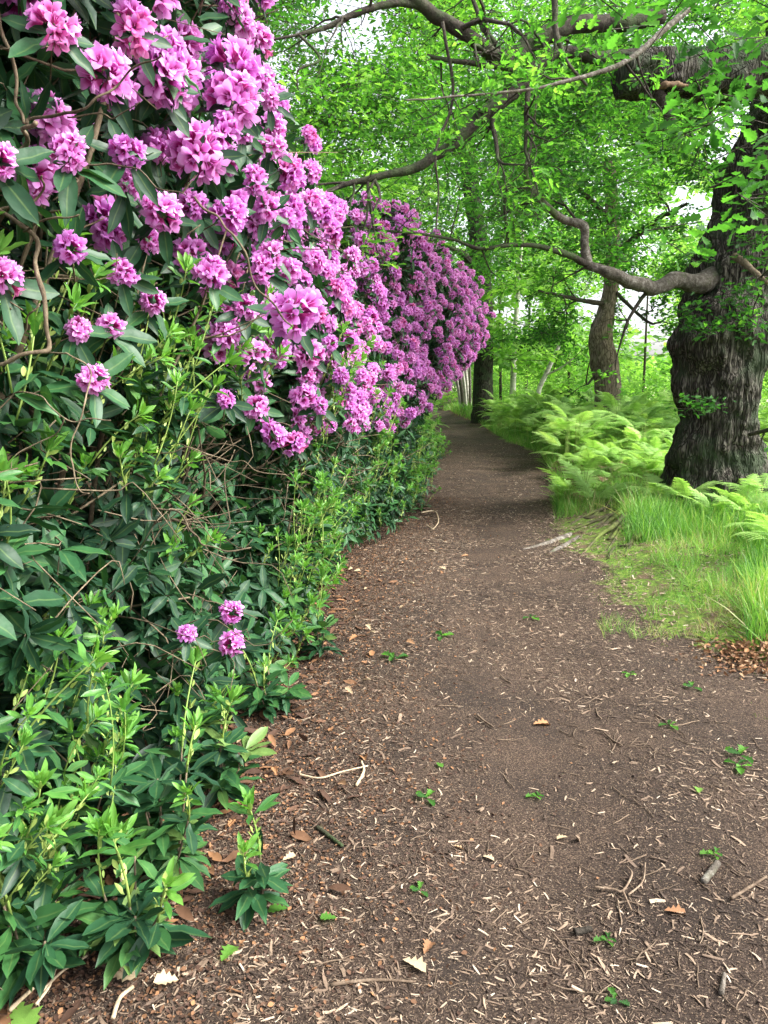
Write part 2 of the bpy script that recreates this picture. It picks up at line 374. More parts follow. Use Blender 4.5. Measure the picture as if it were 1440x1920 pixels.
# ------------------------------------------------------------------ ground and path
Lpx = [(60, 1910), (160, 1800), (330, 1700), (470, 1500), (515, 1350), (620, 1170), (700, 1040), (770, 940), (838, 885), (838, 850), (832, 820), (812, 785), (800, 760), (800, 742), (800, 735)]
Rpx = [(1900, 1900), (1640, 1500), (1440, 1250), (1340, 1215), (1240, 1180), (1180, 1130), (1130, 1070), (1040, 1015), (1042, 960), (1040, 900), (1010, 850), (950, 828), (898, 797), (848, 786), (831, 772), (826, 755), (826, 742), (826, 735)]
Lw = np.array([G(*p) for p in Lpx]); Rw = np.array([G(*p) for p in Rpx])
def Ledge(y): return np.interp(y, Lw[:, 1], Lw[:, 0])
def Redge(y): return np.interp(y, Rw[:, 1], Rw[:, 0])
def sst(a, b, x): t = np.clip((x - a) / (b - a), 0, 1); return t * t * (3 - 2 * t)
def H(x, y):
    x = np.asarray(x, float); y = np.asarray(y, float); q = np.stack([x, y, x * 0], -1)
    dr = x - Redge(y); dl = Ledge(y) - x
    z = .10 * sst(-.1, .9, dr) + .05 * sst(0, .8, dl) + .05 * sst(0, .5, dr) * (fbm(q * 2.2) - .4)
    z = z + .03 * (fbm(q * .9) - .5) + .012 * (fbm(q * 7) - .5)
    z = z - .03 * np.exp(-((x - (Ledge(y) + Redge(y)) * .5 - .0) / .35) ** 2)
    z = z + .35 * np.exp(-((x - 3.7) ** 2 / 1.3 + (y - 35.5) ** 2 / 24))
    z = z - 1.0 * sst(16, 40, x)
    return z
def build_ground():
    ys = np.concatenate([np.arange(-3, 1, .25), np.arange(1, 9, .035), np.arange(9, 18, .09), np.arange(18, 45, .35), np.arange(45, 120, 3), np.array([130, 150, 200, 300, 500, 900])])
    xs = np.concatenate([[-500, -200, -80, -30], np.arange(-15, -2.5, .6), np.arange(-2.5, 4, .035), np.arange(4, 9, .12), np.arange(9, 30, .7), [35, 50, 80, 150, 300, 600]])
    X, Yg = np.meshgrid(xs, ys); z = H(X, Yg)
    v = np.stack([X, Yg, z], -1).reshape(-1, 3); ny, nx = X.shape
    i = np.arange(ny - 1)[:, None] * nx; j = np.arange(nx - 1)[None]
    q = np.stack([i + j, i + j + 1, i + nx + j + 1, i + nx + j], -1).reshape(-1, 4)
    cx = v[q].mean(1)
    wob = .38 * (fbm(v * 2.6) - .5) + .26 * (fbm(v * 9) - .5)
    def mask(p, wv): return np.minimum(p[:, 0] - Ledge(p[:, 1]) + .45, Redge(p[:, 1]) - p[:, 0]) + wv
    sd_ = mask(v, wob); pm = np.clip(sd_ / .22 + .5, 0, 1)          # 1 on the path
    ismp = (sd_[q].mean(1) > 0) & (cx[:, 1] < 75)
    for nm, sel in (('path', ismp), ('ground', ~ismp)):
        f = q[sel]; used, inv = np.unique(f, return_inverse=True)
        A = Acc(); A.add(v[used], inv.reshape(-1), np.full(len(f), 4), np.zeros(len(f)), pm[used], np.zeros(len(used)))
        o = A.build(nm, [ground_mat]); tag(o, None, None, None, 'structure')
def mk_ground_mat():
    m, t, out = newmat('woodland floor'); tc = t.nodes.new('ShaderNodeTexCoord'); V = tc.outputs['Object']
    def noise(s, d=5.0, ro=.6, dist=0.0):
        n = N(t, 'ShaderNodeTexNoise', Scale=float(s), Detail=d, Roughness=ro, Distortion=dist); t.links.new(V, n.inputs['Vector']); return n.outputs[0]
    at = N(t, 'ShaderNodeAttribute', attribute_name='tint'); sx = t.nodes.new('ShaderNodeSeparateXYZ'); t.links.new(V, sx.inputs[0])
    soil = ramp(t, noise(150, 5, .85), [(.34, (.012, .008, .006)), (.47, (.038, .026, .020)), (.57, (.105, .073, .054)), (.68, (.28, .205, .15))])
    big = noise(1.6, 4)
    soil = mixc(t, ramp(t, big, [(.40, (0, 0, 0)), (.62, (.75, .75, .75))]), soil, mixc(t, noise(80), (.013, .010, .009), (.048, .037, .031)))
    v1 = N(t, 'ShaderNodeTexVoronoi', Scale=330.0); t.links.new(V, v1.inputs['Vector'])
    soil = mixc(t, ramp(t, v1.outputs['Color'], [(.80, (0, 0, 0)), (.84, (.7, .7, .7))]), soil, mixc(t, noise(40), (.20, .12, .07), (.32, .25, .18)))
    mossc = ramp(t, noise(25, 5, .7), [(.3, (.03, .045, .012)), (.5, (.10, .17, .03)), (.7, (.22, .32, .05))])
    mossp = mixc(t, ramp(t, noise(5, 5, .6), [(.36, (0, 0, 0)), (.50, (1, 1, 1))]), mixc(t, noise(30), (.07, .05, .03), (.16, .12, .07)), mossc)
    grassf = mixc(t, noise(6), (.08, .12, .03), (.16, .22, .05))
    leafl = mixc(t, noise(35), (.05, .03, .02), (.16, .09, .05))
    # litter under the shrubs on the left, moss beside the path, rough grass further away, pale field beyond the trees
    xr = sx.outputs[0]; yr = sx.outputs[1]
    left = ramp(t, math_(t, 'SUBTRACT', math_(t, 'MULTIPLY', yr, .16), xr), [(.25, (0, 0, 0)), (.5, (1, 1, 1))])
    verge = mixc(t, ramp(t, math_(t, 'MULTIPLY', yr, .05), [(.42, (0, 0, 0)), (.6, (1, 1, 1))]), mossp, grassf)
    verge = mixc(t, left, verge, leafl)
    fieldf = ramp(t, math_(t, 'MULTIPLY', math_(t, 'SUBTRACT', xr, 8.0), .1), [(.1, (0, 0, 0)), (.5, (1, 1, 1))])
    verge = mixc(t, fieldf, verge, mixc(t, noise(.3), (.42, .46, .24), (.62, .56, .38)))
    e = math_(t, 'ADD', at.outputs['Fac'], math_(t, 'MULTIPLY', math_(t, 'SUBTRACT', noise(14, 4, .8), .5), .9))
    col = mixc(t, ramp(t, e, [(.38, (0, 0, 0)), (.62, (1, 1, 1))]), verge, soil)
    pb = N(t, 'ShaderNodeBsdfPrincipled', Roughness=.95); pb.inputs['Specular IOR Level'].default_value = .15
    hsum = math_(t, 'ADD', noise(90, 5, .8), math_(t, 'MULTIPLY', noise(18, 3), 1.2))
    bp = N(t, 'ShaderNodeBump', Strength=.9, Distance=.012); t.links.new(hsum, bp.inputs['Height']); t.links.new(bp.outputs[0], pb.inputs['Normal'])
    t.links.new(col, pb.inputs['Base Color']); t.links.new(pb.outputs[0], out.inputs[0]); return m
ground_mat = mk_ground_mat(); build_ground()

# ------------------------------------------------------------------ rhododendrons
HY = np.array([.8, 1.7, 2.5, 3.3, 4.5, 6, 7.5, 9, 11, 12.5, 14.0, 15.2])
HZ = np.array([0, .6, 1.2, 1.8, 2.4, 3.0, 3.6, 4.4])
HX = np.array([[-1.25, -1.1, -1.0, -.95, -.9, -.9, -.9, -1],
 [-1.0, -.85, -.8, -.78, -.62, -.52, -.6, -.8],
 [-.68, -.70, -.75, -.66, -.48, -.46, -.6, -.8],
 [-.58, -.60, -.60, -.52, -.42, -.5, -.7, -.9],
 [-.48, -.42, -.34, -.28, -.36, -.5, -.75, -1.1],
 [-.30, -.22, -.12, -.12, -.22, -.35, -.6, -1],
 [.15, .12, .08, .08, .08, -.0, -.3, -.8],
 [.50, .52, .42, .42, .46, .38, .1, -.4],
 [.72, .75, .62, 1.12, 1.36, 1.25, .7, .1],
 [.85, .85, .72, 1.4, 1.68, 1.55, 1.0, .3],
 [.85, .8, .65, 1.2, 1.5, 1.3, .7, 0],
 [.9, .8, .5, .7, .8, .5, 0, -.6]])
def ztop(y): return np.interp(y, [0.8, 3, 4.2, 5.2, 7, 9, 11, 12.5, 14, 15.2], [4.6, 4.2, 3.3, 2.85, 3.2, 3.6, 3.6, 3.3, 3.0, 2.4])
def XF(y, z):
    y = np.asarray(y, float); z = np.asarray(z, float)
    fi = np.interp(y, HY, np.arange(len(HY))); i = np.clip(fi.astype(int), 0, len(HY) - 2); fy = fi - i
    gz = np.interp(z, HZ, np.arange(len(HZ))); j = np.clip(gz.astype(int), 0, len(HZ) - 2); fz = gz - j
    b = HX[i, j] * (1 - fy) * (1 - fz) + HX[i + 1, j] * fy * (1 - fz) + HX[i, j + 1] * (1 - fy) * fz + HX[i + 1, j + 1] * fy * fz
    q = np.stack([y * 0, y, z], -1)
    amp = np.interp(y, [1, 3, 6, 12], [.30, .40, .50, .5])
    return b + amp * (fbm(q * 1.9 + 3) - .55)
def hedge_pts(n, y0, y1, depth, zlo=.08, zhi=None):
    y = U(y0, y1, n); zt = ztop(y) if zhi is None else np.minimum(ztop(y), zhi); z = zlo + (zt - zlo) * rng.random(n) ** .95
    e = .05; x = XF(y, z); gy = (XF(y + e, z) - x) / e; gz = (XF(y, z + e) - x) / e
    nn = nrm(np.stack([np.ones(n), -gy * .7, -gz * .7], -1))
    p = np.stack([x, y, z], -1) - nn * depth[:, None]
    return p, nn
def top_pts(n, y0, y1):
    y = U(y0, y1, n); z = ztop(y); x = XF(y, z) - U(0, 1.6, n); z = z + .15 * (fbm(np.stack([x * 2, y * 2, z], -1)) - .5) - .1
    return np.stack([x, y, z], -1), nrm(np.stack([U(-.1, .5, n), U(-.4, .2, n), np.ones(n)], -1))
SHRUBS = [
 (.85, 2.75, 'nearest rhododendron with large lilac flower clusters and bare pale stems hanging out'),
 (2.75, 5.0, 'second rhododendron along the path with lilac clusters above and bright young shoots below'),
 (5.0, 7.9, 'third rhododendron along the path, half clusters and half dark leaves, under oak twigs'),
 (7.9, 10.6, 'fourth rhododendron from the camera with many small purple clusters beside the bulging last one'),
 (10.6, 15.2, 'farthest rhododendron bulging over the path, its rounded face covered in purple clusters'),
]
def flower_prob(y, z):
    lo = np.interp(y, [1, 2.4, 3.3, 5, 7, 9, 11, 15], [1.78, 1.85, 1.45, 1.15, 1.05, 1.15, 1.5, 1.6])
    a = sst(-.12, .35, z - lo); hi = np.interp(y, [1, 3, 6, 9, 11, 15], [.85, .75, .75, .85, 1, 1])
    cl = fbm(np.stack([y * 1.5, z * 1.5, y * 0 + 5], -1))
    return a * hi * np.clip(.35 + 1.3 * sst(.36, .58, cl), 0, 1.3)
EXTRA = []
for a_, b_, w_ in [(560, 575, 115), (305, 135, 115), (200, 130, 115), (445, 110, 110), (440, 170, 110), (365, 275, 105), (15, 505, 90), (240, 270, 75), (420, 240, 70), (100, 30, 90), (0, 290, 50), (230, 500, 60), (250, 40, 90), (320, 80, 90), (130, 265, 60), (130, 450, 62), (150, 603, 60), (172, 700, 60), (212, 600, 50), (290, 555, 60), (285, 445, 55), (400, 500, 75), (465, 570, 55), (475, 655, 60), (580, 662, 60), (672, 775, 52), (515, 808, 60), (552, 825, 55), (480, 758, 55), (432, 1200, 62), (436, 1145, 54), (352, 1180, 38), (570, 740, 60), (600, 755, 40), (490, 500, 55), (515, 465, 50), (540, 400, 40), (480, 330, 55), (510, 265, 55), (455, 235, 55), (505, 180, 40), (300, 385, 80), (440, 400, 70), (500, 380, 60), (250, 330, 60), (425, 740, 36), (640, 700, 40), (620, 640, 36), (730, 700, 30), (705, 640, 34)]:
    for Y_ in np.arange(1.15, 9, .04):
        q_ = P(a_, b_, Y_)
        if q_[0] < float(XF([Y_], [q_[2]])[0]) + .10: break
    if (a_, b_) == (560, 575): Y_ = 1.95; q_ = P(a_, b_, Y_)
    EXTRA.append((q_, float(np.clip(w_ / F * Y_ / .145, .55, 1.3))))
for si, (y0, y1, lab) in enumerate(SHRUBS):
    ym = (y0 + y1) / 2; root = empty('rhododendron_shrub', (float(XF([ym], [.3])[0] - .6), ym, 0), lab, 'shrub', 'rhododendrons lining the left of the path')
    near = si < 2; A = Acc(); W = y1 - y0
    # mature foliage in layers
    dens = [420, 300, 230, 170, 130][si]; nn_ = int(dens * W * 3.3)
    dep = np.abs(rng.normal(0, .28, nn_)) + rng.random(nn_) * .15
    p, nm = hedge_pts(nn_, y0, y1, dep)
    q2 = fbm(p * 2.3 + 11); keep = (q2 > .40 - .25 * (dep > .25))
    pix = proj(p)[0]
    if si == 0: keep &= ~((p[:, 2] > 1.25) & (p[:, 2] < 2.4) & (rng.random(len(p)) < .5))
    p, nm, dep = p[keep], nm[keep], dep[keep]
    ax = nm * U(.2, 1, len(p))[:, None] + np.array([0, 0, .55]) + rng.normal(size=p.shape) * .45
    sc = (.085, .135) if si < 3 else (.11, .17)
    if near: whorls(A, p, ax, 8, (.085, .14), (55, 115), RL, 0, (.0, .8), 1)
    else: whorls(A, p, ax, 6, sc, (55, 115), RLlo, 0, (.1, .8), 1)
    pt, nt_ = top_pts(int(90 * W * 1.6), y0, y1)
    whorls(A, pt, nt_, 6, (.10, .15), (55, 110), RLlo, 0, (.1, .8))
    # deep inside: dense dark old leaves closing the bush
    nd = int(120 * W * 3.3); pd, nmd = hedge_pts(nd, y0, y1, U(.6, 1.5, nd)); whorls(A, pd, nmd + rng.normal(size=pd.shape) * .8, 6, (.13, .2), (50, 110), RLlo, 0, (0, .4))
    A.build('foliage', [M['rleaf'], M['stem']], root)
    # inner branches: arching stems from the root crown to the surface
    B = Acc(); nb = int(16 * W) + 10
    for k in range(nb):
        yy = U(y0, y1); zz = U(.5, float(ztop(yy)) * .95); e = np.array([float(XF([yy], [zz])[0]) - .05, yy, zz])
        s = np.array([e[0] - U(.5, 1.3), yy + U(-.7, .7), .0]); s[0] -= .4 * (si >= 3); mid = (s + e) / 2 + np.array([U(-.3, .05) - .45 * (si >= 3), U(-.2, .2), U(.0, .35)])
        pts = catmull([s, s * .6 + mid * .4 + rng.normal(size=3) * .06, mid, mid * .45 + e * .55 + rng.normal(size=3) * .07, e], 14)
        r0 = U(.008, .02); tube(B, pts, np.linspace(r0, .003, 14), 6, 0, U(0, 1))
        for _ in range(5):
            i = rng.integers(5, 13); d = nrm(rng.normal(size=3) + np.array([.8, 0, .2])); L_ = U(.15, .45)
            tube(B, catmull([pts[i], pts[i] + d * L_ * .5 + rng.normal(size=3) * .03, pts[i] + d * L_ + rng.normal(size=3) * .05], 6), np.linspace(.004, .0015, 6), 4, 0, U(0, 1))
    if near:
        for _ in range(150 if si == 0 else 110):
            yy = U(max(y0, 1.3), y1); zz = U(.5, 2.7); a_ = np.array([float(XF([yy], [zz])[0]) - U(.02, .35), yy, zz]); d = nrm(rng.normal(size=3)); L_ = U(.15, .5)
            tube(B, catmull([a_, a_ + d * L_ * .4 + rng.normal(size=3) * .03, a_ + d * L_ * .7 + rng.normal(size=3) * .05, a_ + d * L_ + rng.normal(size=3) * .07], 9), np.linspace(.0026, .0012, 9), 4, 0, U(0, 1))
    B.build('branch', [M['stem']], root)
    # flowers
    area = W * 3.2; nf = int(area * [50, 50, 44, 52, 64][si])
    p, nm = hedge_pts(nf * 2, y0, y1, U(-.10, .12, nf * 2), .6); pr = flower_prob(p[:, 1], p[:, 2])
    keep = rng.random(len(p)) < pr * .5 * [1.5, 1.6, 1.45, 1.5, 1.7][si]; p, nm = p[keep], nm[keep]
    pt, nt_ = top_pts(int(22 * W), y0, y1); 
    if si >= 1: p = np.vstack([p, pt + nt_ * .08]); nm = np.vstack([nm, nt_])
    # keep clusters apart
    ok = []; order = np.argsort(np.linalg.norm(p - [0, 0, CZ], axis=1)); md = [.115, .115, .12, .13, .14][si]
    for i in order:
        if all(np.sum((p[j] - p[i]) ** 2) > md * md for j in ok): ok.append(i)
    extra = [e for e in EXTRA if y0 <= e[0][1] < y1]
    if extra:
        ep = np.array([e[0] for e in extra])
        ok = [i for i in ok if np.min(np.sum((ep - p[i]) ** 2, 1)) > .012]
    p, nm = p[ok], nm[ok]; s = U(.82, 1.12, len(p))
    if extra:
        p = np.vstack([ep, p]); s = np.concatenate([[e[1] for e in extra], s])
        nm = np.vstack([nrm(np.array([0, 0, CZ + .3]) - ep) * .8 + np.array([.2, 0, .3]), nm])
    ax = nm + np.array([0, -.25, .35]) + rng.normal(size=p.shape) * .22
    Fz = zframes(ax); cb = p - nrm(ax) * .03
    dist = np.linalg.norm(p - [0, 0, CZ], axis=1); od = np.argsort(dist)
    for i in od[:100]:
        o = link('flower_cluster', TRm[rng.integers(0, 7)], root, mat4(Fz[i] * (s[i] * U(.85, 1.12, 3))[None, :], cb[i]))
    rest = od[100:]
    D = Acc()
    for q in range(3):
        m = rest[q::3]; 
        if len(m): D.scatter((TRp if (near or dist.min() < 6) else TRlp)[q], Fz[m] * s[m, None, None], cb[m], U(0, 1, len(m)))
    if len(rest): tag(D.build('flower_clusters', [M['petal']], root), None, None, None, 'stuff')
    # collar of leaves below each truss
    E = Acc(); whorls(E, p - nrm(ax) * .045, ax, 7, (.085, .125), (75, 120), RL if near else RLlo, 0, (.1, .7), 1, (.08, .2))
    E.build('flower_collar_leaves', [M['rleaf'], M['stem']], root)
    # bright young shoots
    ns = [100, 150, 80, 90, 60][si]
    p, nm = hedge_pts(ns * 3, max(y0, 1.45), y1, U(-.08, .08, ns * 3), .15, [1.72, 1.75, 1.6, 1.0, .9][si])
    cl = fbm(p * 1.7 + 40); sel = np.argsort(-cl - .15 * rng.random(len(p)))[:ns]; p, nm = p[sel], nm[sel]
    if si >= 2:
        f = rng.random(len(p)) < .7; 
    ax = nm * .45 + np.array([0, 0, 1.0]) + rng.normal(size=p.shape) * .2; Fz = zframes(ax); od = np.argsort(np.linalg.norm(p, axis=1))
    sc = U(.85, 1.25, len(p)); base = p - nrm(ax) * .12
    for i in od[:100]: link('young_shoot', SHm[[0, 0, 1, 1, 2, 4, 3][rng.integers(0, 7)]], root, mat4(Fz[i] * sc[i], base[i]))
    if len(od) > 100:
        D = Acc()
        for q in range(5): m = od[100:][q::5]; D.scatter(SHp[q], Fz[m] * sc[m, None, None], base[m], U(.3, .7, len(m)))
        tag(D.build('young_shoots', [M['rnew'], M['gstem'], M['rleaf']], root), None, None, None, 'stuff')
    if si == 0:
        bare = [([(-60, -120), (5, 60), (28, 150), (38, 238)], 1.75, .009, .006), ([(0, 352), (48, 300), (50, 262), (42, 240), (60, 222)], 1.7, .010, .008),
                ([(50, 240), (62, 222), (130, 208), (185, 180), (235, 150), (290, 100)], 1.75, .008, .003), ([(52, 298), (150, 308), (230, 320), (320, 350), (345, 362)], 1.75, .005, .002),
                ([(130, 213), (180, 226), (210, 215), (250, 185)], 1.8, .004, .002), ([(-30, 380), (40, 428), (62, 480), (85, 550), (90, 640), (60, 665), (-40, 690)], 1.7, .010, .009),
                ([(40, 428), (60, 390), (72, 350), (80, 330)], 1.7, .006, .004), ([(35, 435), (100, 410), (150, 395)], 1.7, .005, .003),
                ([(92, 655), (145, 665), (172, 700), (150, 775), (124, 822), (130, 870), (150, 912), (168, 922)], 1.75, .004, .003),
                ([(-20, 775), (30, 735), (70, 745), (118, 787), (160, 788), (205, 784)], 1.7, .0035, .0025), ([(118, 785), (85, 825), (40, 850), (30, 870)], 1.75, .003, .002),
                ([(365, 370), (400, 410), (450, 460), (475, 545), (520, 590), (545, 610)], 1.95, .006, .004),
                ([(0, 605), (30, 640), (60, 590), (70, 565)], 1.75, .005, .003), ([(285, 955), (345, 970), (365, 1000), (390, 1030), (470, 1026)], 2.3, .006, .004),
                ([(295, 845), (360, 842), (430, 862), (480, 880), (535, 885)], 2.5, .004, .003), ([(425, 870), (425, 930), (432, 985), (410, 1020), (388, 1085)], 2.35, .004, .002),
                ([(280, 955), (330, 930), (400, 880), (440, 870)], 2.4, .003, .002), ([(350, 1110), (390, 1130), (440, 1145), (478, 1160)], 2.5, .004, .003),
                ([(190, 110), (120, 80), (0, 90)], 1.8, .004, .003), ([(340, 995), (430, 935), (545, 942)], 2.5, .003, .002)]
        for pts, d, r0, r1 in bare:
            Bq = Acc(); dd = np.linspace(d + .08, d - .02, len(pts)) + U(-.03, .03, len(pts))
            dd = dd - (.17 if pts[0][0] < 200 else .2)
            q = catmull([P(a, b, e) for (a, b), e in zip(pts, dd)], 6 * len(pts)); q = q + (np.stack([vn(q * 18), vn(q * 18 + 50), vn(q * 18 + 90)], -1) - .5) * .03; tube(Bq, q, np.linspace(r0, r1, len(q)) * .5 * U(.85, 1.15, len(q)), 7, 0, U(.0, .5))
            Bq.build('bare_stem', [M['stem']], root)
# tangle of thin dead twigs inside the two nearest shrubs
def small_plant(name, base, lab, n, hgt, seed, spread=.12, group='young rhododendrons at the path edge'):
    global rng
    keep = rng; rng = np.random.default_rng(seed)
    r = empty(name, base, lab, 'shrub', group); b = np.array(base)
    for k in range(n):
        a = U(0, 6.28); off = np.array([math.cos(a), math.sin(a), 0]) * U(.2, 1) * spread
        top = b + off + np.array([0, 0, hgt * U(.45, .95)])
        Bq = Acc(); q = catmull([b + off * .2, b + off * .6 + np.array([0, 0, hgt * .3]), top], 8); tube(Bq, q, np.linspace(.005, .003, 8), 5, 0, U(0, 1))
        pz = q[3:7:2] + 0; whorls(Bq, pz, np.repeat(np.array([[0, 0, 1.]]), len(pz), 0), 6, (.09, .135), (65, 105), RL, 1, (.2, .9))
        Bq.build('stem', [M['stem'], M['rleaf']], r)
        if rng.random() > .5:
            Bq = Acc(); whorls(Bq, q[-1:], np.array([[0, -.1, 1.]]), 9, (.09, .14), (50, 95), RL, 0, (.3, 1)); Bq.build('leaf_rosette', [M['rleaf']], r); continue
        ax = nrm((q[-1] - q[-3])[None] + np.array([[0, 0, .05]])); Fz = zframes(ax)
        link('young_shoot', SHm[[0, 1, 4, 0, 4][rng.integers(0, 5)]], r, mat4(Fz[0] * U(1.15, 1.65), q[-1] - ax[0] * .02))
    rng = keep
def gp(px, py): g = G(px, py); return (g[0], g[1], float(H(g[0], g[1])))
small_plant('rhododendron_seedling', gp(495, 1700), 'small lone seedling of dark leaves standing in brown leaf litter', 2, .17, 1, .05)
small_plant('rhododendron_seedling', gp(250, 1790), 'young rhododendron at lower left with bright green leaf whorls above dark drooping leaf', 7, .30, 2, .16)
small_plant('rhododendron_seedling', gp(60, 1840), 'young rhododendron in the bottom left corner with dark leaves and pale tips', 7, .38, 3, .16)
small_plant('rhododendron_seedling', gp(310, 1640), 'tall young rhododendron with long yellow green stems beside the path edge', 8, .42, 4, .17)
small_plant('rhododendron_seedling', gp(410, 1500), 'bushy young rhododendron with several upright light green shoots nearest the path', 8, .40, 5, .15)
small_plant('rhododendron_seedling', gp(600, 1235), 'thin single seedling with a pale green tip standing clear of the hedge', 2, .28, 6, .03)
small_plant('rhododendron_seedling', gp(512, 1335), 'low dark leaved seedling just behind the thin pale tipped one', 4, .22, 7, .10)
small_plant('rhododendron_seedling', gp(130, 1640), 'young rhododendron with dark glossy leaf rosettes at the left frame edge', 9, .50, 8, .22)
small_plant('rhododendron_seedling', gp(600, 1105), 'leafy young rhododendron spreading low over the brown litter by the second shrub', 9, .38, 9, .20)
small_plant('rhododendron_seedling', gp(700, 1000), 'leafy young rhododendron with yellow green tips at the foot of the third shrub', 12, .42, 10, .28)
# low leafy fringe at the foot of the far shrubs
for k, (px, py, r_, h_, lab) in enumerate([(655, 1010, .42, .75, 'low leafy rhododendron fringe bush nearest the camera, dark leaves with light tips'), (735, 945, .42, .85, 'low leafy fringe bush between the two other low bushes, bright yellow green tips'), (790, 890, .5, .95, 'low leafy fringe bush at the path bend under the purple clusters'), (812, 860, .42, .62, 'farthest low leafy fringe bush, bright green, in front of the vanishing path')]):
    g = G(px, py); c = np.array([g[0] - r_ * .55, g[1] + r_ * .4, .05]); n = int(330 * r_ * 2)
    d = nrm(rng.normal(size=(n, 3))); d[:, 2] = np.abs(d[:, 2]); lump = .75 + .5 * fbm(d * 2 + k * 7); p = c + d * np.array([r_, r_ * 1.4, h_]) * (lump * (1 - .5 * rng.random(n) ** 2))[:, None]
    A = Acc(); whorls(A, p, d + np.array([0, 0, .5]), 7, (.08, .12), (50, 110), RL if k == 0 else RLlo, 0, (.2, 1), 1)
    ro = empty('rhododendron_shrub', (c[0], c[1], 0), lab, 'shrub', 'low leafy bushes along the hedge foot'); A.build('foliage', [M['rleaf'], M['stem']], ro)
    n = 95; d = nrm(rng.normal(size=(n, 3)) + np.array([.5, -.6, 0])); d[:, 2] = np.abs(d[:, 2]); lump = .75 + .5 * fbm(d * 2 + k * 7); p = c + d * np.array([r_, r_ * 1.4, h_]) * (lump * 1.0)[:, None]
    Fz = zframes(d * .6 + np.array([0, 0, .8]) + rng.normal(size=d.shape) * .2)
    for i in range(n): link('young_shoot', SHm[[0, 1, 4][rng.integers(0, 3)]], ro, mat4(Fz[i] * U(.9, 1.3), p[i] - Fz[i][:, 2] * .08))

# ------------------------------------------------------------------ oaks
def ridged(amp, fz=.9, fr=14, burl=0.0):
    def f(p, D, r):
        q = p.copy(); q[..., 2] *= fz
        a = fbm(np.stack([q[..., 0] * fr, q[..., 1] * fr, q[..., 2] * fr * .16], -1), 4)
        rd = 1 - np.abs(2 * a - 1) * 2.2
        b = fbm(p * 2.6 + 9, 3) - .5
        return amp * (-rd) + burl * b
    return f
def limb(acc, pts, rpx, n=40, sides=12, mat=0, amp=.12, tint=.5):
    """pts: (px, py, Y), rpx: widths in pixels of the photograph"""
    w_ = np.array([P(*p) for p in pts]); rad = .88 * np.array([w * .5 / F * p[1] for w, p in zip(rpx, w_)])
    q = catmull(w_, n); kk = .10 * np.minimum(1, rad.mean() * 14); q = q + kk * (np.stack([fbm(q * 3.5), fbm(q * 3.5 + 40), fbm(q * 3.5 + 80)], -1) - .5); u = np.linspace(0, len(pts) - 1, n); rr = np.interp(u, np.arange(len(pts)), rad)
    tube(acc, q, rr, sides, mat, tint, disp=lambda p, D, r: r * amp * 4 * (fbm(p * (7 + .25 / np.maximum(r.mean(), .01)), 4) - .5) + r * .9 * np.maximum(0, fbm(p * 3.3 + 5) - .62))
    return q, rr
def branchlets(acc, q, rr, leaves, dens, level=0, maxl=2, L=(.6, 1.5), start=.2, mat=0, droop=-.1, minr=.0025, lean=None):
    n = len(q); seg = np.linalg.norm(q[-1] - q[0]); k = max(1, int(dens * 1.4 * seg))
    for _ in range(k):
        i = min(n - 2, int(U(start, 1) * n)); T = nrm(q[min(i + 1, n - 1)] - q[max(i - 1, 0)]); r = nrm(rng.normal(size=3))
        d = nrm(T * U(.2, .8) + r * .9 + np.array([0, 0, droop]) + (0 if lean is None else lean)); ln = U(*L); m = 9
        pts = [q[i]]; dd = d
        for s in range(m - 1):
            dd = nrm(dd + rng.normal(size=3) * .22 + np.array([0, 0, droop * .2])); pts.append(pts[-1] + dd * ln / (m - 1))
        pts = np.array(pts); r0 = max(min(rr[i] * .55, .02 * ln + .004), minr)
        rad = np.linspace(r0, minr * .6, m); tube(acc, pts, rad, 5 if level == 0 else 4, mat, U(0, 1), cap=False)
        if level < maxl: branchlets(acc, pts, rad, leaves, 5.5 if level == 0 else 6.5, level + 1, maxl, (ln * .25, ln * .55), .15, mat, droop, minr * .8, lean)
        if level >= maxl - 1: leaves.append(pts[2:])
def leafing(acc, twigs, per, L=(.06, .10), proto=None, mat=1, tint=(.1, .95)):
    if not twigs: return
    tips = np.vstack([t for t in twigs]); T = np.vstack([nrm(np.gradient(t, axis=0)) for t in twigs])
    tips = np.repeat(tips, per, 0); T = np.repeat(T, per, 0); k = len(tips)
    p = tips + rng.normal(size=(k, 3)) * .025; d = T * .5 + rng.normal(size=(k, 3)) * .8; d[:, 2] *= .55
    up = np.array([0, 0, 1.]) + rng.normal(size=(k, 3)) * .45
    Fr = frames(d, up); s = U(*L, k); base = fbm(p * .8 + 3)
    acc.scatter(proto or OL, Fr * s[:, None, None], p, np.clip(base + U(-.35, .35, k) + .0, *tint), mat)
GAPS = [(655, 40, 60, 55), (1385, 262, 55, 50), (1298, 385, 42, 30), (1225, 620, 40, 55), (975, 590, 36, 28), (1432, 660, 30, 60), (1240, 95, 22, 14), (1340, 70, 22, 18), (1190, 560, 25, 25), (1110, 590, 22, 25)]
def gapkeep(p, str_=.9):
    x, y = proj(p); k = fbm(p * .45 + 60) > .33
    for gx, gy, a, b in GAPS:
        d = ((x - gx) / a / 1.55) ** 2 + ((y - gy) / b / 1.55) ** 2; k &= ~((d < 1) & (rng.random(len(p)) < str_))
    return k
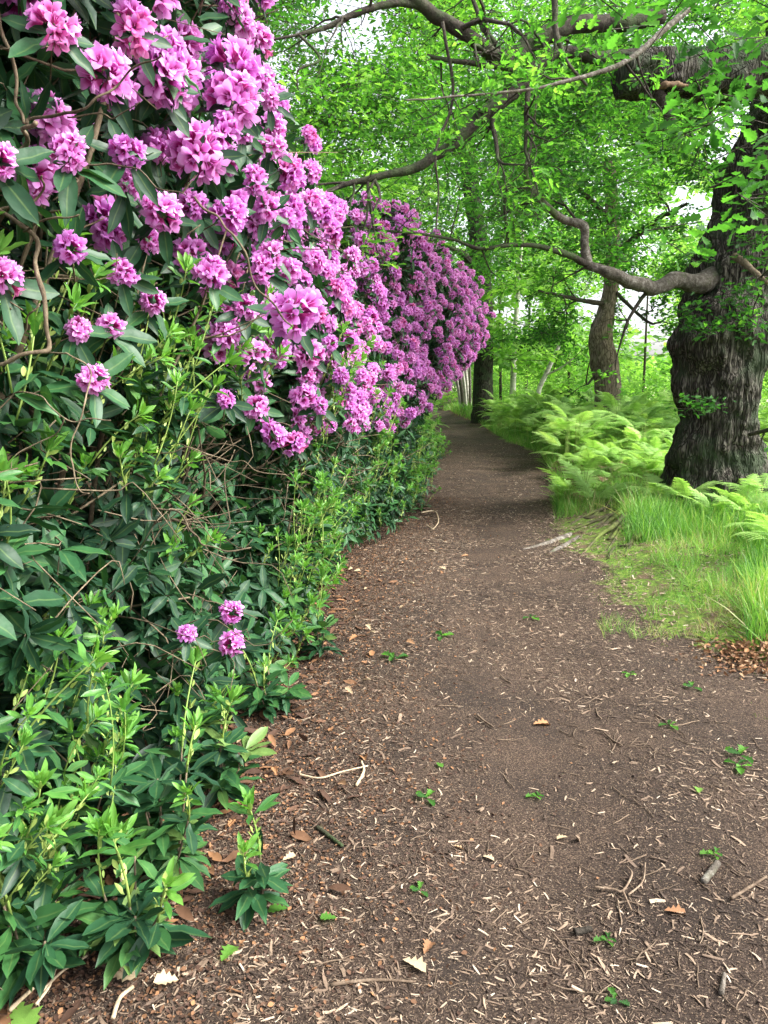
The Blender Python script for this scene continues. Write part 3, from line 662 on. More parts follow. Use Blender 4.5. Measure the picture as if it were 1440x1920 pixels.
def sprays(acc, cen, L=(.35, .7), nl=16, leaf=(.07, .1), proto=None, mat=1, wmat=0, r=.003, spread=.16, flat=.5, gaps=True, tint=(0, 1)):
    if gaps: cen = cen[gapkeep(cen)]
    k = len(cen); d = rng.normal(size=(k, 3)); d[:, 2] = d[:, 2] * .35 - .12; d = nrm(d); ln = U(*L, k)
    place_rods(acc, cen - d * ln[:, None] * .5, d, ln, r, wmat, pr=PR3)
    side = nrm(np.cross(d, np.array([0, 0, 1.]) + rng.normal(size=(k, 3)) * .25)); tb = fbm(cen * .6 + 31)
    u = U(-.5, .55, (k, nl)); sgn = np.sign(rng.random((k, nl)) - .5)
    p = cen[:, None] + d[:, None] * (u * ln[:, None])[..., None] + side[:, None] * (sgn * U(.01, 1, (k, nl)) * spread)[..., None] + rng.normal(size=(k, nl, 3)) * .03
    dd = d[:, None] * .7 + side[:, None] * sgn[..., None] * .8 + rng.normal(size=(k, nl, 3)) * .35
    p = p.reshape(-1, 3); dd = dd.reshape(-1, 3); up = np.array([0, 0, 1.]) + rng.normal(size=p.shape) * flat
    s = U(*leaf, len(p)); ti = np.clip(np.repeat((tb - .5) * 2.2 + .5 + U(-.15, .15, k), nl) + U(-.3, .3, len(p)), *tint)
    acc.scatter(proto or OL, frames(dd, up) * s[:, None, None], p, ti, mat)
def clumped(n, lo, hi, thr=.47, f=.9, seed=0):
    """points of a leafy volume (clumps by 3-D noise)"""
    out = []; c = 0
    while c < n:
        p = rng.uniform(lo, hi, (n * 2, 3)); q = p[fbm(p * f + seed, 3) > thr]; out.append(q); c += len(q)
    return np.vstack(out)[:n]

# --- the big oak by the path
ob = P(1345, 955, 8.6); oak = empty('oak_tree', (ob[0], ob[1], 0), 'massive dark gnarled oak trunk standing right of the path with roots reaching the path', 'tree')
tp = [(1345, 985, 250), (1345, 955, 215), (1345, 920, 192), (1346, 880, 176), (1345, 840, 166), (1344, 790, 160), (1346, 740, 158), (1349, 690, 162), (1351, 640, 168), (1356, 600, 160), (1364, 560, 150), (1378, 520, 158), (1392, 470, 150), (1404, 420, 142), (1424, 360, 140), (1448, 300, 140), (1478, 220, 140), (1510, 120, 135), (1530, 0, 130), (1545, -150, 115)]
A = Acc(); wp = np.array([P(a, b, 8.6) for a, b, c in tp]); wr = np.array([c * .5 / F * 8.2 for a, b, c in tp])
q = catmull(wp, 330); rr = np.interp(np.linspace(0, len(tp) - 1, 330), np.arange(len(tp)), wr)
def oakdisp(p, D, r):
    base = ridged(.042, .9, 15, .34)(p, D, r); th = np.arctan2(D[..., 1], D[..., 0]); h = p[..., 2]
    fl = np.clip(1 - h / .75, 0, 1) ** 2; lob = .55 * fl * np.maximum(0, np.cos(th * 2.5 + .6)) ** 2
    bur = .10 * np.exp(-((h - 2.05) / .16) ** 2) * (fbm(p * 5) + .2)
    return base + lob * .6 + bur + .022 * (fbm(np.stack([p[..., 0] * 22, p[..., 1] * 22, p[..., 2] * 16], -1), 2) - .5) + .03 * (fbm(p * 6 + 33) - .5)
tube(A, q, rr, 220, 0, .5, disp=oakdisp)
A.build('trunk', [M['bark']], oak)
TW = Acc(); leaves = []
def part_limb(name, pts, rp, mat, n=40, sides=12, amp=.12, dens=3, L=(.5, 1.2), start=.25, parent=None, lean=None, maxl=2):
    A = Acc(); q, r_ = limb(A, pts, rp, n, sides, 0, amp, .5); o = A.build(name, [M[mat]], parent or oak)
    if dens: branchlets(TW, q, r_, leaves, dens, 0, maxl, L, start, 0, lean=lean)
    return q, r_
part_limb('limb', [(1375, 505, 8.6), (1335, 522, 8.45), (1300, 528, 8.3), (1268, 528, 8.2), (1225, 540, 8.0), (1180, 530, 7.8), (1135, 512, 7.7), (1100, 495, 7.7)], [70, 50, 36, 31, 29, 27, 22, 17], 'lichen', 60, 20, dens=.8)
part_limb('limb', [(1104, 496, 7.7), (1095, 460, 7.7), (1094, 425, 7.7), (1060, 412, 7.7), (1030, 390, 7.6), (1000, 355, 7.6), (985, 325, 7.6), (995, 270, 7.6), (1005, 180, 7.5)], [19, 17, 17, 17, 14, 12, 9, 6, 4], 'lichen', 70, 14, dens=2.6, L=(.4, 1.1))
part_limb('limb', [(1104, 497, 7.7), (1065, 478, 7.6), (1010, 462, 7.5), (960, 460, 7.4), (900, 466, 7.3), (850, 450, 7.2), (790, 440, 7.1), (720, 432, 7.0), (640, 420, 6.9)], [15, 13, 10, 9, 8, 6, 5, 4, 3], 'limb', 70, 10, dens=2.2, L=(.4, 1.0))
part_limb('branch', [(990, 352, 7.6), (960, 350, 7.6), (930, 350, 7.6)], [6, 5, 3], 'limb', 16, 8, dens=3, L=(.3, .6))
part_limb('limb', [(1620, 60, 8.2), (1520, 120, 7.9), (1400, 132, 7.6), (1320, 138, 7.4), (1240, 140, 7.2), (1185, 140, 7.1), (1160, 138, 7.1)], [120, 105, 96, 92, 88, 84, 66], 'bark', 110, 70, .16, dens=.7, L=(.4, .9), start=.3)
A = Acc(); limb(A, [(1290, 160, 7.08), (1255, 158, 6.93), (1225, 166, 6.95)], [4, 14, 4], 30, 16, 0, .5); A.build('torn_wood', [M['peel']], oak)
part_limb('limb', [(1232, 170, 7.15), (1248, 200, 7.1), (1262, 228, 7.1)], [22, 19, 14], 'limb', 24, 12, dens=0)
part_limb('limb', [(1300, 110, 7.5), (1230, 105, 7.5), (1140, 108, 7.4), (1060, 98, 7.3), (1015, 118, 7.2), (960, 178, 7.1), (900, 222, 7.0), (850, 272, 6.9), (790, 312, 6.8), (710, 332, 6.7), (640, 352, 6.6), (600, 362, 6.5)], [30, 28, 26, 24, 24, 25, 24, 22, 18, 14, 9, 5], 'limb', 140, 14, dens=2.2, L=(.5, 1.4), start=.3)
part_limb('limb', [(1240, 30, 7.6), (1150, 40, 7.5), (1060, 52, 7.4), (1000, 76, 7.3), (960, 110, 7.2), (925, 108, 7.1), (892, 78, 7.0), (835, 36, 6.9), (780, 0, 6.8), (740, -40, 6.7)], [28, 30, 32, 34, 32, 30, 28, 26, 24, 22], 'limb', 110, 14, dens=1.8, L=(.5, 1.4))
part_limb('limb', [(830, 32, 6.9), (780, 8, 6.8), (720, 10, 6.7), (660, 28, 6.6), (610, 52, 6.5), (560, 64, 6.4), (500, 74, 6.3)], [16, 14, 13, 12, 9, 6, 4], 'limb', 70, 10, dens=2.4, L=(.4, 1.1))
part_limb('branch', [(1300, 10, 6.6), (1240, 60, 6.5), (1180, 112, 6.4), (1110, 140, 6.3), (1010, 165, 6.2), (930, 175, 6.1), (850, 182, 6.0), (760, 186, 5.9)], [14, 12, 10, 9, 6, 5, 4, 3], 'lichen', 80, 10, dens=2.2, L=(.3, .9))
part_limb('branch', [(1045, -60, 6.8), (1040, 40, 6.8), (1060, 110, 6.7), (1100, 160, 6.7)], [14, 12, 8, 5], 'limb', 30, 10, dens=1.5)
part_limb('branch', [(830, 40, 6.7), (850, 180, 6.8), (818, 280, 6.7), (822, 360, 6.7), (818, 430, 6.6)], [7, 6, 5, 4, 3], 'limb', 40, 8, dens=2, L=(.3, .7))
part_limb('branch', [(960, 130, 7.1), (850, 115, 7.0), (800, 105, 7.0)], [12, 10, 7], 'limb', 24, 8, dens=1)
part_limb('branch', [(560, 64, 6.4), (600, 110, 6.4), (560, 130, 6.3), (558, 170, 6.3)], [6, 5, 4, 3], 'limb', 24, 8, dens=2, L=(.2, .5))
part_limb('branch', [(1380, 480, 8.0), (1410, 505, 7.6), (1440, 530, 7.3)], [14, 12, 9], 'stem', 24, 10, dens=4, L=(.2, .5))
part_limb('branch', [(1500, 790, 7.6), (1440, 806, 7.9), (1405, 815, 8.1)], [14, 10, 8], 'limb', 24, 10, dens=3, L=(.2, .6))
TWo = TW; leafing(TWo, [t for t in leaves if rng.random() < (.42 if t[:, 0].mean() > .2 else .2) and gapkeep(t.mean(0)[None], .8)[0]], 1, (.055, .09), OL, 1)
# leafy sprays filling the near crown
lo, hi = np.array([-2.4, 6.8, 3.3]), np.array([7.0, 12.5, 8.6])
c = clumped(3300, lo, hi, .5, .8, 5); x, y = proj(c); c = c[(y < 560) & ((x < 1260) | (y < 480)) & (x > 480) & (c[:, 1] > 7)]
sprays(TWo, c, nl=15, leaf=(.06, .095))
# sprouts on the trunk
sc_ = np.array([P(a + U(-25, 25), b + U(-14, 14), 7.85) for a, b in [(1390, 560), (1330, 615), (1400, 590), (1420, 620), (1310, 600), (1370, 600), (1395, 545), (1430, 480), (1300, 760), (1320, 750), (1420, 440), (1300, 480), (1290, 580)] for _ in range(4)])
sprays(TWo, sc_, (.2, .4), 12, (.06, .09), gaps=False, spread=.12, tint=(0, .6))
# sprays hanging close in front, top right
sc_ = np.array([P(a + U(-40, 40), b + U(-40, 40), U(2.9, 4.2)) for a, b in [(1400, 30), (1440, 100), (1430, 200), (1350, 190), (1300, 230), (1420, 330), (1360, 60), (1440, 380), (1270, 250), (1120, 10), (1180, 30), (1330, 120), (1440, 280), (1290, 430), (1250, 20), (1440, 440)] for _ in range(3)])
sprays(TWo, sc_, (.2, .35), 11, (.06, .095), gaps=False, spread=.1, tint=(0, .7))
TWo.build('crown', [M['limb'], M['oak']], oak)
# roots towards the path
rr_ = np.random.default_rng(5)
for k in range(13):
    x0, y0_ = 1260 - rr_.uniform(0, 50), 938 + k * 5.5 + rr_.uniform(-4, 4); x1, y1_ = 1030 + rr_.uniform(0, 110) + k * 5, 985 + k * 5.5 + rr_.uniform(-6, 6); g = []
    for u in np.linspace(0, 1, 6):
        g.append(G(x0 + (x1 - x0) * u + rr_.normal() * 5, y0_ + (y1_ - y0_) * u + rr_.normal() * 4.5))
    g = np.array(g); g[:, 2] = H(g[:, 0], g[:, 1]) + np.linspace(.09, -.008, 6) + rr_.normal(size=6) * .012; q = catmull(g, 40); r0 = rr_.uniform(.022, .05)
    A = Acc(); tube(A, q, np.linspace(r0, .010, 40), 12, 0, rr_.random(), disp=lambda p, D, r: r * 1.1 * (fbm(p * 16) - .5)); A.build('root', [M['rootm']], oak)
for pts, wd in [([(1070, 1005), (1020, 1020), (980, 1030)], (10, 9, 4)), ([(1085, 1012), (1045, 1030), (1030, 1036)], (9, 9, 4))]:
    g = np.array([G(a, b) for a, b in pts]); g[:, 2] = H(g[:, 0], g[:, 1]) - .004; q = catmull(g, 20); A = Acc()
    tube(A, q, np.interp(np.linspace(0, 2, 20), np.arange(3), np.array(wd) * .6 / F * g[:, 1]), 10, 0, .6); A.build('root', [M['lichen']], oak)

# --- trees behind
def tree(name, lab, base, trunk, Y, mat, crown, cat='tree', group=None, limbs=(), sides=40, leafmat='oak', amp=.03, n=90, proto=None, leaf=(.09, .13), nl=16, rt=.006, sp=.3, gaps=True, L=(.5, 1.1)):
    b = P(base[0], base[1], Y); r = empty(name, (b[0], b[1], 0), lab, cat, group)
    A = Acc(); wp = np.array([P(a, c_, Y) for a, c_, w_ in trunk]); wr = np.array([w_ * .5 / F * Y for a, c_, w_ in trunk]); wp[0, 2] = -.1
    q = catmull(wp, n); rr = np.interp(np.linspace(0, len(trunk) - 1, n), np.arange(len(trunk)), wr)
    big = wr[0] > .2; tube(A, q, rr, sides, 0, .5, disp=ridged(amp, .9, 9, .12) if big else None); A.build('trunk', [M[mat]], r)
    T = Acc(); lv = []
    for pts, rp in limbs:
        B = Acc(); q2, r2 = limb(B, [(a, c_, Y + dy) for a, c_, dy in pts], rp, 30, 8); B.build('limb', [M['limb' if mat != 'birch' else 'birch']], r)
        branchlets(T, q2, r2, lv, 1.2, 0, 1, (.8, 2.0), .2, 0, minr=.008)
    leafing(T, lv, 3, leaf, proto or OLlo)
    for (lo, hi, cnt) in crown:
        c = clumped(cnt, np.array(lo), np.array(hi), .5, .5, Y)
        sprays(T, c, L, nl, leaf, proto or OLlo, r=rt, spread=sp, gaps=gaps)
    if T.v: T.build('crown', [M['limb'], M[leafmat]], r)
    return r
tree('oak_tree', 'second oak with grey brown trunk and a broken stub rising behind the bracken', (1138, 760), [(1140, 770, 56), (1139, 740, 50), (1136, 700, 52), (1130, 660, 48), (1126, 625, 44), (1135, 590, 34), (1145, 540, 28), (1150, 450, 26), (1140, 300, 22)], 21, 'bark2',
     [((3.2, 16, 4.2), (14, 25, 12.5), 4200), ((2.0, 13.5, 3.6), (11, 19, 8.5), 2600), ((3.2, 15, 2.7), (10.5, 22, 4.8), 1300)], limbs=[([(1120, 640, 0), (1115, 618, 0), (1112, 605, 0)], (22, 18, 10)), ([(1140, 570, 0), (1075, 560, -1), (1010, 545, -2)], (12, 8, 4)), ([(1145, 540, 0), (1210, 600, -.5), (1240, 605, -1)], (8, 6, 3)), ([(1150, 480, 0), (1220, 420, -1), (1290, 380, -2)], (16, 12, 6)), ([(1150, 420, 0), (1060, 330, -1), (980, 280, -2)], (14, 10, 6)), ([(1120, 700, 0), (1100, 720, -.3), (1105, 680, -.6)], (5, 4, 2))])
tree('oak_tree', 'tall dark straight trunk standing close beside the far purple rhododendron', (905, 785), [(908, 800, 62), (906, 785, 48), (906, 765, 40), (906, 720, 37), (906, 650, 38), (905, 580, 38), (902, 520, 36), (896, 440, 34), (880, 330, 30), (870, 200, 26)], 29, 'bark',
     [((-1, 25, 4.5), (7.5, 33, 16), 3200)], limbs=[([(902, 520, 0), (870, 480, -1), (840, 462, -2)], (20, 16, 8)), ([(900, 480, 0), (960, 420, -1), (1010, 400, -2)], (14, 10, 5))])
tree('birch_tree', 'slender white barked birch just right of the tall dark trunk', (962, 757), [(961, 762, 13), (962, 720, 11), (965, 660, 10), (966, 620, 9), (970, 560, 8), (976, 480, 6), (985, 380, 5)], 30, 'birch',
     [((4.3, 28, 2.4), (7.8, 33, 10), 650)], sides=12, group='birches by the far bend', leaf=(.07, .1))
tree('oak_tree', 'oak standing behind the rhododendron hedge, its pale green crown showing above the flowers', (430, 700), [(430, 760, 60), (440, 600, 50), (450, 400, 44), (470, 200, 36), (500, -50, 26)], 13, 'bark2',
     [((-5.5, 10.5, 5.0), (1.5, 15, 11), 2000)], limbs=[([(460, 300, 0), (560, 240, -1), (660, 220, -2)], (16, 12, 6))], leaf=(.07, .10))
tree('dead_tree', 'leaning bare pale dead trunk between the birch and the second oak', (1008, 748), [(1002, 760, 9), (1010, 735, 9), (1022, 705, 9), (1036, 675, 8), (1052, 640, 6)], 27, 'birch', [], limbs=[([(1020, 705, 0), (1050, 690, -.3), (1075, 672, -.6)], (5, 4, 3))], sides=12)
for k, (x0, x1, w_, b_) in enumerate([(868, 838, 6, 764), (872, 850, 8, 766), (878, 868, 8, 768), (882, 880, 5, 768), (876, 860, 5, 766), (888, 892, 5, 770), (884, 874, 4, 768), (890, 902, 4, 768), (870, 846, 4, 764)]):
    tree('young_birch', 'one of the slender pale stems fanning up from the grassy mound by the dark trunk', (x0, b_), [(x0, b_ + 4, w_ * 1.2), ((x0 * 2 + x1) / 3, 720, w_), (x1, 650, w_ * .85), (x1 * 1.6 - x0 * .6, 560, w_ * .5)], 36 + U(-1, 1), 'birch' if k % 2 == 0 else 'lichen', [], sides=8, n=20, group='slender stems on the grassy mound')
for k, (x0, x1, Y, lab) in enumerate([(940, 936, 34, 'thin grey stem between the tall dark trunk and the white birch'), (1065, 1070, 31, 'thin dark sapling left of the second oak trunk'), (985, 992, 38, 'thin pale sapling just right of the white birch'), (1205, 1212, 26, 'thin sapling between the second oak and the big oak')]):
    tree('sapling', lab, (x0, 752), [(x0, 760, 6), ((x0 + x1) / 2, 690, 5), (x1, 610, 4), (x1 + 4, 520, 3)], Y, 'limb', [((P(x0, 600, Y)[0] - 1.3, Y - 1, 2.6), (P(x0, 600, Y)[0] + 1.3, Y + 1, 6), 70)], sides=8, n=20, leaf=(.08, .12))
# hedgerow shrubs in front of the field
for k, (px, Y, w_, h_, lab) in enumerate([(1000, 34, 2.2, 2.6, 'round green bush behind the leaning dead trunk'), (1085, 30, 1.8, 2.2, 'light green bush between the dead trunk and the second oak'), (1215, 24, 1.5, 2.0, 'pale yellow green bush glowing between the two oaks'), (1180, 32, 2.2, 2.2, 'bright bush behind the second oak, before the field'), (1440, 20, 1.8, 2.2, 'pale bush right of the big oak trunk'), (930, 42, 2.5, 3.5, 'tall green bush behind the tall dark trunk'), (760, 48, 2.5, 4, 'green bush where the path disappears'), (822, 58, 2.2, 4.5, 'farthest bush, seen small and bright below the last purple clusters'), (860, 52, 2.0, 5, 'dark bush behind the slender stems on the mound')]):
    c0 = P(px, 740, Y); o = empty('bush', (c0[0], Y, 0), lab, 'bush', 'bushes between the trees and the field'); A = Acc(); n = 330
    d = nrm(rng.normal(size=(n, 3))); d[:, 2] = np.abs(d[:, 2]); p = np.array([c0[0], Y, .1]) + d * np.array([w_, w_, h_]) * (rng.random(n)[:, None] ** .5) * (.6 + .8 * fbm(d * 2.5 + k))[:, None]
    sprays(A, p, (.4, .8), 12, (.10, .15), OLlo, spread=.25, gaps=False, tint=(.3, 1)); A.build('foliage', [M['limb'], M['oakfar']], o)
# far wood
A = Acc(); segs = [((3.6, 25, 2.2), (13, 33, 6.0), 380), ((-30, 44, 0), (7, 62, 17), 2600), ((7, 50, 0), (19, 66, 6.5), 1300), ((7, 36, 4.5), (24, 58, 19), 2600), ((17, 120, -1), (110, 150, 6), 1300), ((-8, 26, 0), (1.6, 36, 9), 900), ((-9, 15.5, 0), (.2, 24, 6), 900)]
for lo, hi, cnt in segs:
    c = clumped(cnt, np.array(lo, float), np.array(hi, float), .46, .3, 3); far = lo[1] > 100
    sprays(A, c, (1, 2), 16, (.9, 1.4) if far else (.24, .38), OLlo, r=.012, spread=2.0 if far else .7, gaps=not far)
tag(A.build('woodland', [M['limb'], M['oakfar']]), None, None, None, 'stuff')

# ------------------------------------------------------------------ bracken
def frond(seed, lo=False, Lf=.62):
    r = np.random.default_rng(seed); A = Acc(); n = 18 if not lo else 11
    ys = np.linspace(0, 1, 14); arch = r.uniform(.18, .42); zf = lambda y: arch * (1.5 * y - 1.9 * y * y) * Lf
    tube(A, np.stack([ys * 0, ys * Lf, zf(ys)], -1), np.linspace(.0032, .0008, 14), 4, 1, .5, cap=False)
    for i in range(n):
        y = .08 + .9 * (i / n) ** .95; pl = Lf * .42 * (1 - y) ** .75 * (1 if y > .2 else .75 + y) + .012
        for sg in (-1, 1):
            a = R(66 - 22 * y) + r.normal() * .06; o = np.array([0, y * Lf, zf(y)]); d = np.array([sg * math.sin(a), math.cos(a), -.12 + r.normal() * .08 - .35 * y * arch]); d /= np.linalg.norm(d)
            s = nrm(np.cross(d, [0, 0, 1.])); ti = .5 + r.normal() * .08
            if lo:
                w_ = .05 * pl / .2 + .006; m_ = o + d * pl * .45
                A.addf([o, m_ + s * w_, o + d * pl + np.array([0, 0, -.1 * pl]), m_ - s * w_], [(0, 1, 2, 3)], 0, ti); continue
            k = max(3, int(pl / .016)); V = []; Fc = []
            for j in range(k):
                u = (j + .3) / k; c = o + d * pl * u + np.array([0, 0, -.12 * pl * u * u]); w_ = (.034 * (1 - u) ** .8 + .004) * (pl / .26 + .25); th = pl / k * .42
                for sg2 in (-1, 1):
                    b = len(V); tip = c + s * sg2 * w_ + d * th * .9 + np.array([0, 0, -.12 * w_])
                    V += [c - d * th, c + d * th, tip + d * th * .3, tip - d * th * .5]; Fc.append((b, b + 1, b + 2, b + 3))
            A.addf(V, Fc, 0, ti)
    return A
FR = [frond(s, False, L_) for s, L_ in ((1, .6), (2, .7), (3, .52), (4, .62))]; FRm = [a.mesh('frond', [M['fern'], M['gstem']]) for a in FR]
FL = [frond(s, True, L_) for s, L_ in ((5, .65), (6, .75), (7, .58))]; FLp = [a.proto() for a in FL]; FRp = [a.proto() for a in FR]
def fern_frames(n, h, spreadz):
    az = np.arange(n) * 2 * np.pi / n + U(-.5, .5, n); el = U(spreadz[0], spreadz[1], n)
    d = np.stack([np.cos(az) * np.cos(el), np.sin(az) * np.cos(el), np.sin(el)], -1)
    return frames(d, np.array([0, 0, 1.]) + d * -.2), d
fernlab = {}
def fern_hi(x, y, h, lab, group, n=6, el=(.15, .7), sc=(.8, 1.15)):
    z = float(H(x, y)); r = empty('bracken_fern', (x, y, z), lab, 'fern', group); S = Acc(); b = np.array([x, y, z])
    Fr, d = fern_frames(n, h, el)
    for i in range(n):
        u = U(.45, 1); top = b + np.array([d[i][0] * .05, d[i][1] * .05, h * u]); tube(S, catmull([b + rng.normal(size=3) * .01, b + np.array([0, 0, h * .5 * u]), top], 6), np.linspace(.004, .0028, 6), 4, 0, .4, cap=False)
        link('frond', FRm[rng.integers(0, 4)], r, mat4(Fr[i] * U(*sc), top))
    S.build('stalk', [M['gstem']], r)
near = [(1420, 1000, .42, 'bracken leaning in at the right frame edge in front of the big oak'), (1445, 1080, .30, 'low bracken at the right edge above the moss'), (1392, 1005, .25, 'small bracken just in front of the big oak trunk'), (1285, 985, .22, 'bracken growing against the left foot of the big oak'), (1235, 975, .20, 'small bracken between the big oak and its mossy roots'),
        (1110, 962, .18, 'small bracken over the mossy roots'), (1060, 945, .16, 'bracken at the path edge beside the mossy roots'), (1335, 1008, .20, 'pale small bracken in the grass below the big oak'), (1438, 930, .5, 'tall bracken behind the one at the right frame edge'), (1400, 1020, .28, 'spreading bracken frond over the tall grass')]
for px, py, h, lab in near:
    g = G(px, py); fern_hi(g[0], g[1], h, lab, 'bracken beside the big oak', 6, (.0, .8), (.5, .85))
SC_F = []
def fern_spot(n, y0, y1, w0, w1):
    out = []
    while len(out) < n:
        y = y0 + (y1 - y0) * rng.random() ** .8; x = float(Redge(y)) + U(w0, w1 * (y / 14)); 
        if vn(np.array([[x * .8, y * .8, 4.]]))[0] > .22 and (x - ob[0]) ** 2 + (y - ob[1]) ** 2 > .6: out.append((x, y))
    return out
for x, y in fern_spot(60, 9.0, 14, .2, 3.8):
    fern_hi(x, y, U(.22, .5), 'light green bracken fern growing in the bank between path and big oak', 'bracken on the near bank', 6, (-.1, .8), (.5, .85))
PF = []
for k in range(5):
    A = Acc(); n = 15; Fr, d = fern_frames(n, .6, (-.15, .75)); h = U(.2, .85, n)
    A.scatter(FRp[k % 4], Fr * .85, np.stack([d[:, 0] * .22, d[:, 1] * .22, h], -1), U(.0, 1, n)); place_rods(A, np.stack([d[:, 0] * .03, d[:, 1] * .03, h * 0], -1), np.tile([0, 0, 1.], (n, 1)), h, .004, 1)
    PF.append(A.mesh('bracken_fern', [M['fern'], M['gstem']]))
for x, y in fern_spot(240, 13, 30, .25, 5.0):
    o = link('bracken_fern', PF[rng.integers(0, 5)]); o.location = (x, y, float(H(x, y)) - .05); s = U(.8, 1.25); o.scale = (s, s, s * U(.7, 1.2)); o.rotation_euler = (0, 0, U(0, 6.28))
    tag(o, 'feathery bright green bracken fern in the dense bracken bank before the second oak', 'fern', 'bracken in the dense far bank')
# dead bracken heap and ferny tuft on the left bend
A = Acc(); n = 900; y = U(9.5, 14, n); x = Redge(y) + U(.1, 3.5, n); kk = fbm(np.stack([x, y, x * 0 + 9], -1) * 1.2) > .47; x, y = x[kk], y[kk]; p = np.stack([x, y, H(x, y) + U(.02, .12, len(x))], -1)
d = rng.normal(size=p.shape); d[:, 2] *= .25; A.scatter(FLp[0], frames(d, np.tile([0, 0, 1.], (len(p), 1))) * U(.3, .6, len(p))[:, None, None], p, U(0, 1, len(p)), 0)
tag(A.build('dead_bracken_litter', [M['deadfern']]), None, None, None, 'stuff')
for px, py in ((828, 812), (835, 826)):
    g = G(px - 20, py + 5); fern_hi(g[0] - .3, g[1], .45, 'pale green fern reaching out from the hedge foot at the far bend' if py == 812 else 'second pale fern at the far bend, nearer the camera', 'ferns at the far bend', 6, (0, .6), (1.0, 1.3))

# ------------------------------------------------------------------ grass and moss
def blade(w_=.03):
    A = Acc(); ys = [0, .35, .7, 1]; zz = [0, .02, .12, .32]; ww = [w_, w_ * .85, w_ * .6, 0.001]
    v = [(s * a, y, -z) for y, z, a in zip(ys, zz, ww) for s in (-1, 1)]; A.addf(v, [(0, 1, 3, 2), (2, 3, 5, 4), (4, 5, 7, 6)]); return A.proto()
BL = [blade(.009), blade(.013)]
def grass(A, x, y, Lr, tilt=.28, tint=(0, 1), w=1.0):
    n = len(x); p = np.stack([x, y, H(x, y) - .01], -1); hv = (.45 + 1.1 * fbm(p * 2.6 + 8)) if Lr[1] > .05 else 1.0; d = np.array([0, 0, 1.]) + rng.normal(size=(n, 3)) * tilt; L_ = U(Lr[0], Lr[1], n) * hv
    Fr = frames(d, rng.normal(size=(n, 3)) * np.array([1, 1, .1])) * L_[:, None, None]; Fr[:, :, 0] *= w
    for q in range(2): A.scatter(BL[q], Fr[q::2], p[q::2], np.clip(fbm(p[q::2] * 2) + U(-.3, .3, len(p[q::2])), *tint))
A = Acc()
def region(n, px0, px1, py0, py1, f):
    px = U(px0, px1, n); py = U(py0, py1, n); g = np.array([G(a, b) for a, b in zip(px, py)]); k = f(px, py); return g[k, 0], g[k, 1]
x, y = region(15000, 1150, 1480, 930, 1090, lambda a, b: (b < 985 + (a - 1150) * .22 + 90 * (fbm(np.stack([a * .02, b * 0, b * 0 + 3], -1)) - .4)) & (rng.random(len(a)) < .9)); grass(A, x, y, (.14, .36), .28)
x, y = region(7000, 1170, 1480, 1030, 1190, lambda a, b: (b < 1060 + (a - 1170) * .5) & (fbm(np.stack([a * .025, b * .05, a * 0 + 7], -1)) > .45)); grass(A, x, y, (.07, .2), .4)
x, y = region(2600, 1170, 1330, 955, 1035, lambda a, b: b > 0); grass(A, x, y, (.10, .30), .3)
x, y = region(5000, 1040, 1250, 890, 975, lambda a, b: b > 890); grass(A, x, y, (.10, .26), .3)
x, y = region(9000, 1130, 1480, 1020, 1200, lambda a, b: fbm(np.stack([a * .02, b * .04, a * 0], -1)) > .46); grass(A, x, y, (.04, .13), .55)
x, y = region(1500, 1400, 1480, 1000, 1230, lambda a, b: a > 0); grass(A, x, y, (.15, .32), .3)
n = 26000; yy = 9 + 21 * rng.random(n) ** 1.3; xx = Redge(yy) + rng.random(n) ** 1.4 * 5 + .03; grass(A, xx, yy, (.08, .26), .35, w=1.6)
n = 14000; yy = U(29, 46, n); xx = U(2.4, 8, n); k = xx > Redge(yy) + .05; grass(A, xx[k], yy[k], (.15, .4), .3, w=2.6)
tag(A.build('grass', [M['grass']]), None, None, None, 'stuff')
A = Acc(); n = 75000; yy = 3.2 + 5.5 * rng.random(n) ** 1.1; xx = Redge(yy) - .28 + rng.random(n) ** 1.2 * 2.4; q = np.stack([xx, yy, xx * 0], -1); k = (fbm(q * 4) > .40) & (fbm(q * 14) > .60 - .22 * np.clip((xx - Redge(yy) + .3) / .5, 0, 1)); grass(A, xx[k], yy[k], (.008, .024), .8, w=4.0)
tag(A.build('moss', [M['moss']]), None, None, None, 'stuff')

# ------------------------------------------------------------------ litter on the path
def chip(seed):
    r = np.random.default_rng(seed); A = Acc(); n = 3; L_ = 1; b = r.uniform(-.07, .07, 2); wd = r.uniform(.05, .2); th = wd * r.uniform(.2, .5); v = []
    for i, u in enumerate(np.linspace(0, 1, n)):
        k = r.uniform(.35, 1.25) if i != 1 else 1; o = b * math.sin(u * 3.14)
        for sx_, sz in ((-1, 0), (1, 0), (1, 1), (-1, 1)): v.append((sx_ * wd * k * .5 + o[0] + r.normal() * .01, u - .5, sz * th * k + o[1] * .3 + (r.normal() * .02)))
    f = [(i * 4 + j, i * 4 + (j + 1) % 4, i * 4 + 4 + (j + 1) % 4, i * 4 + 4 + j) for i in range(n - 1) for j in range(4)] + [(3, 2, 1, 0), (8, 9, 10, 11)]
    A.addf(v, f); return A.proto()
CH = [chip(s) for s in range(10)]
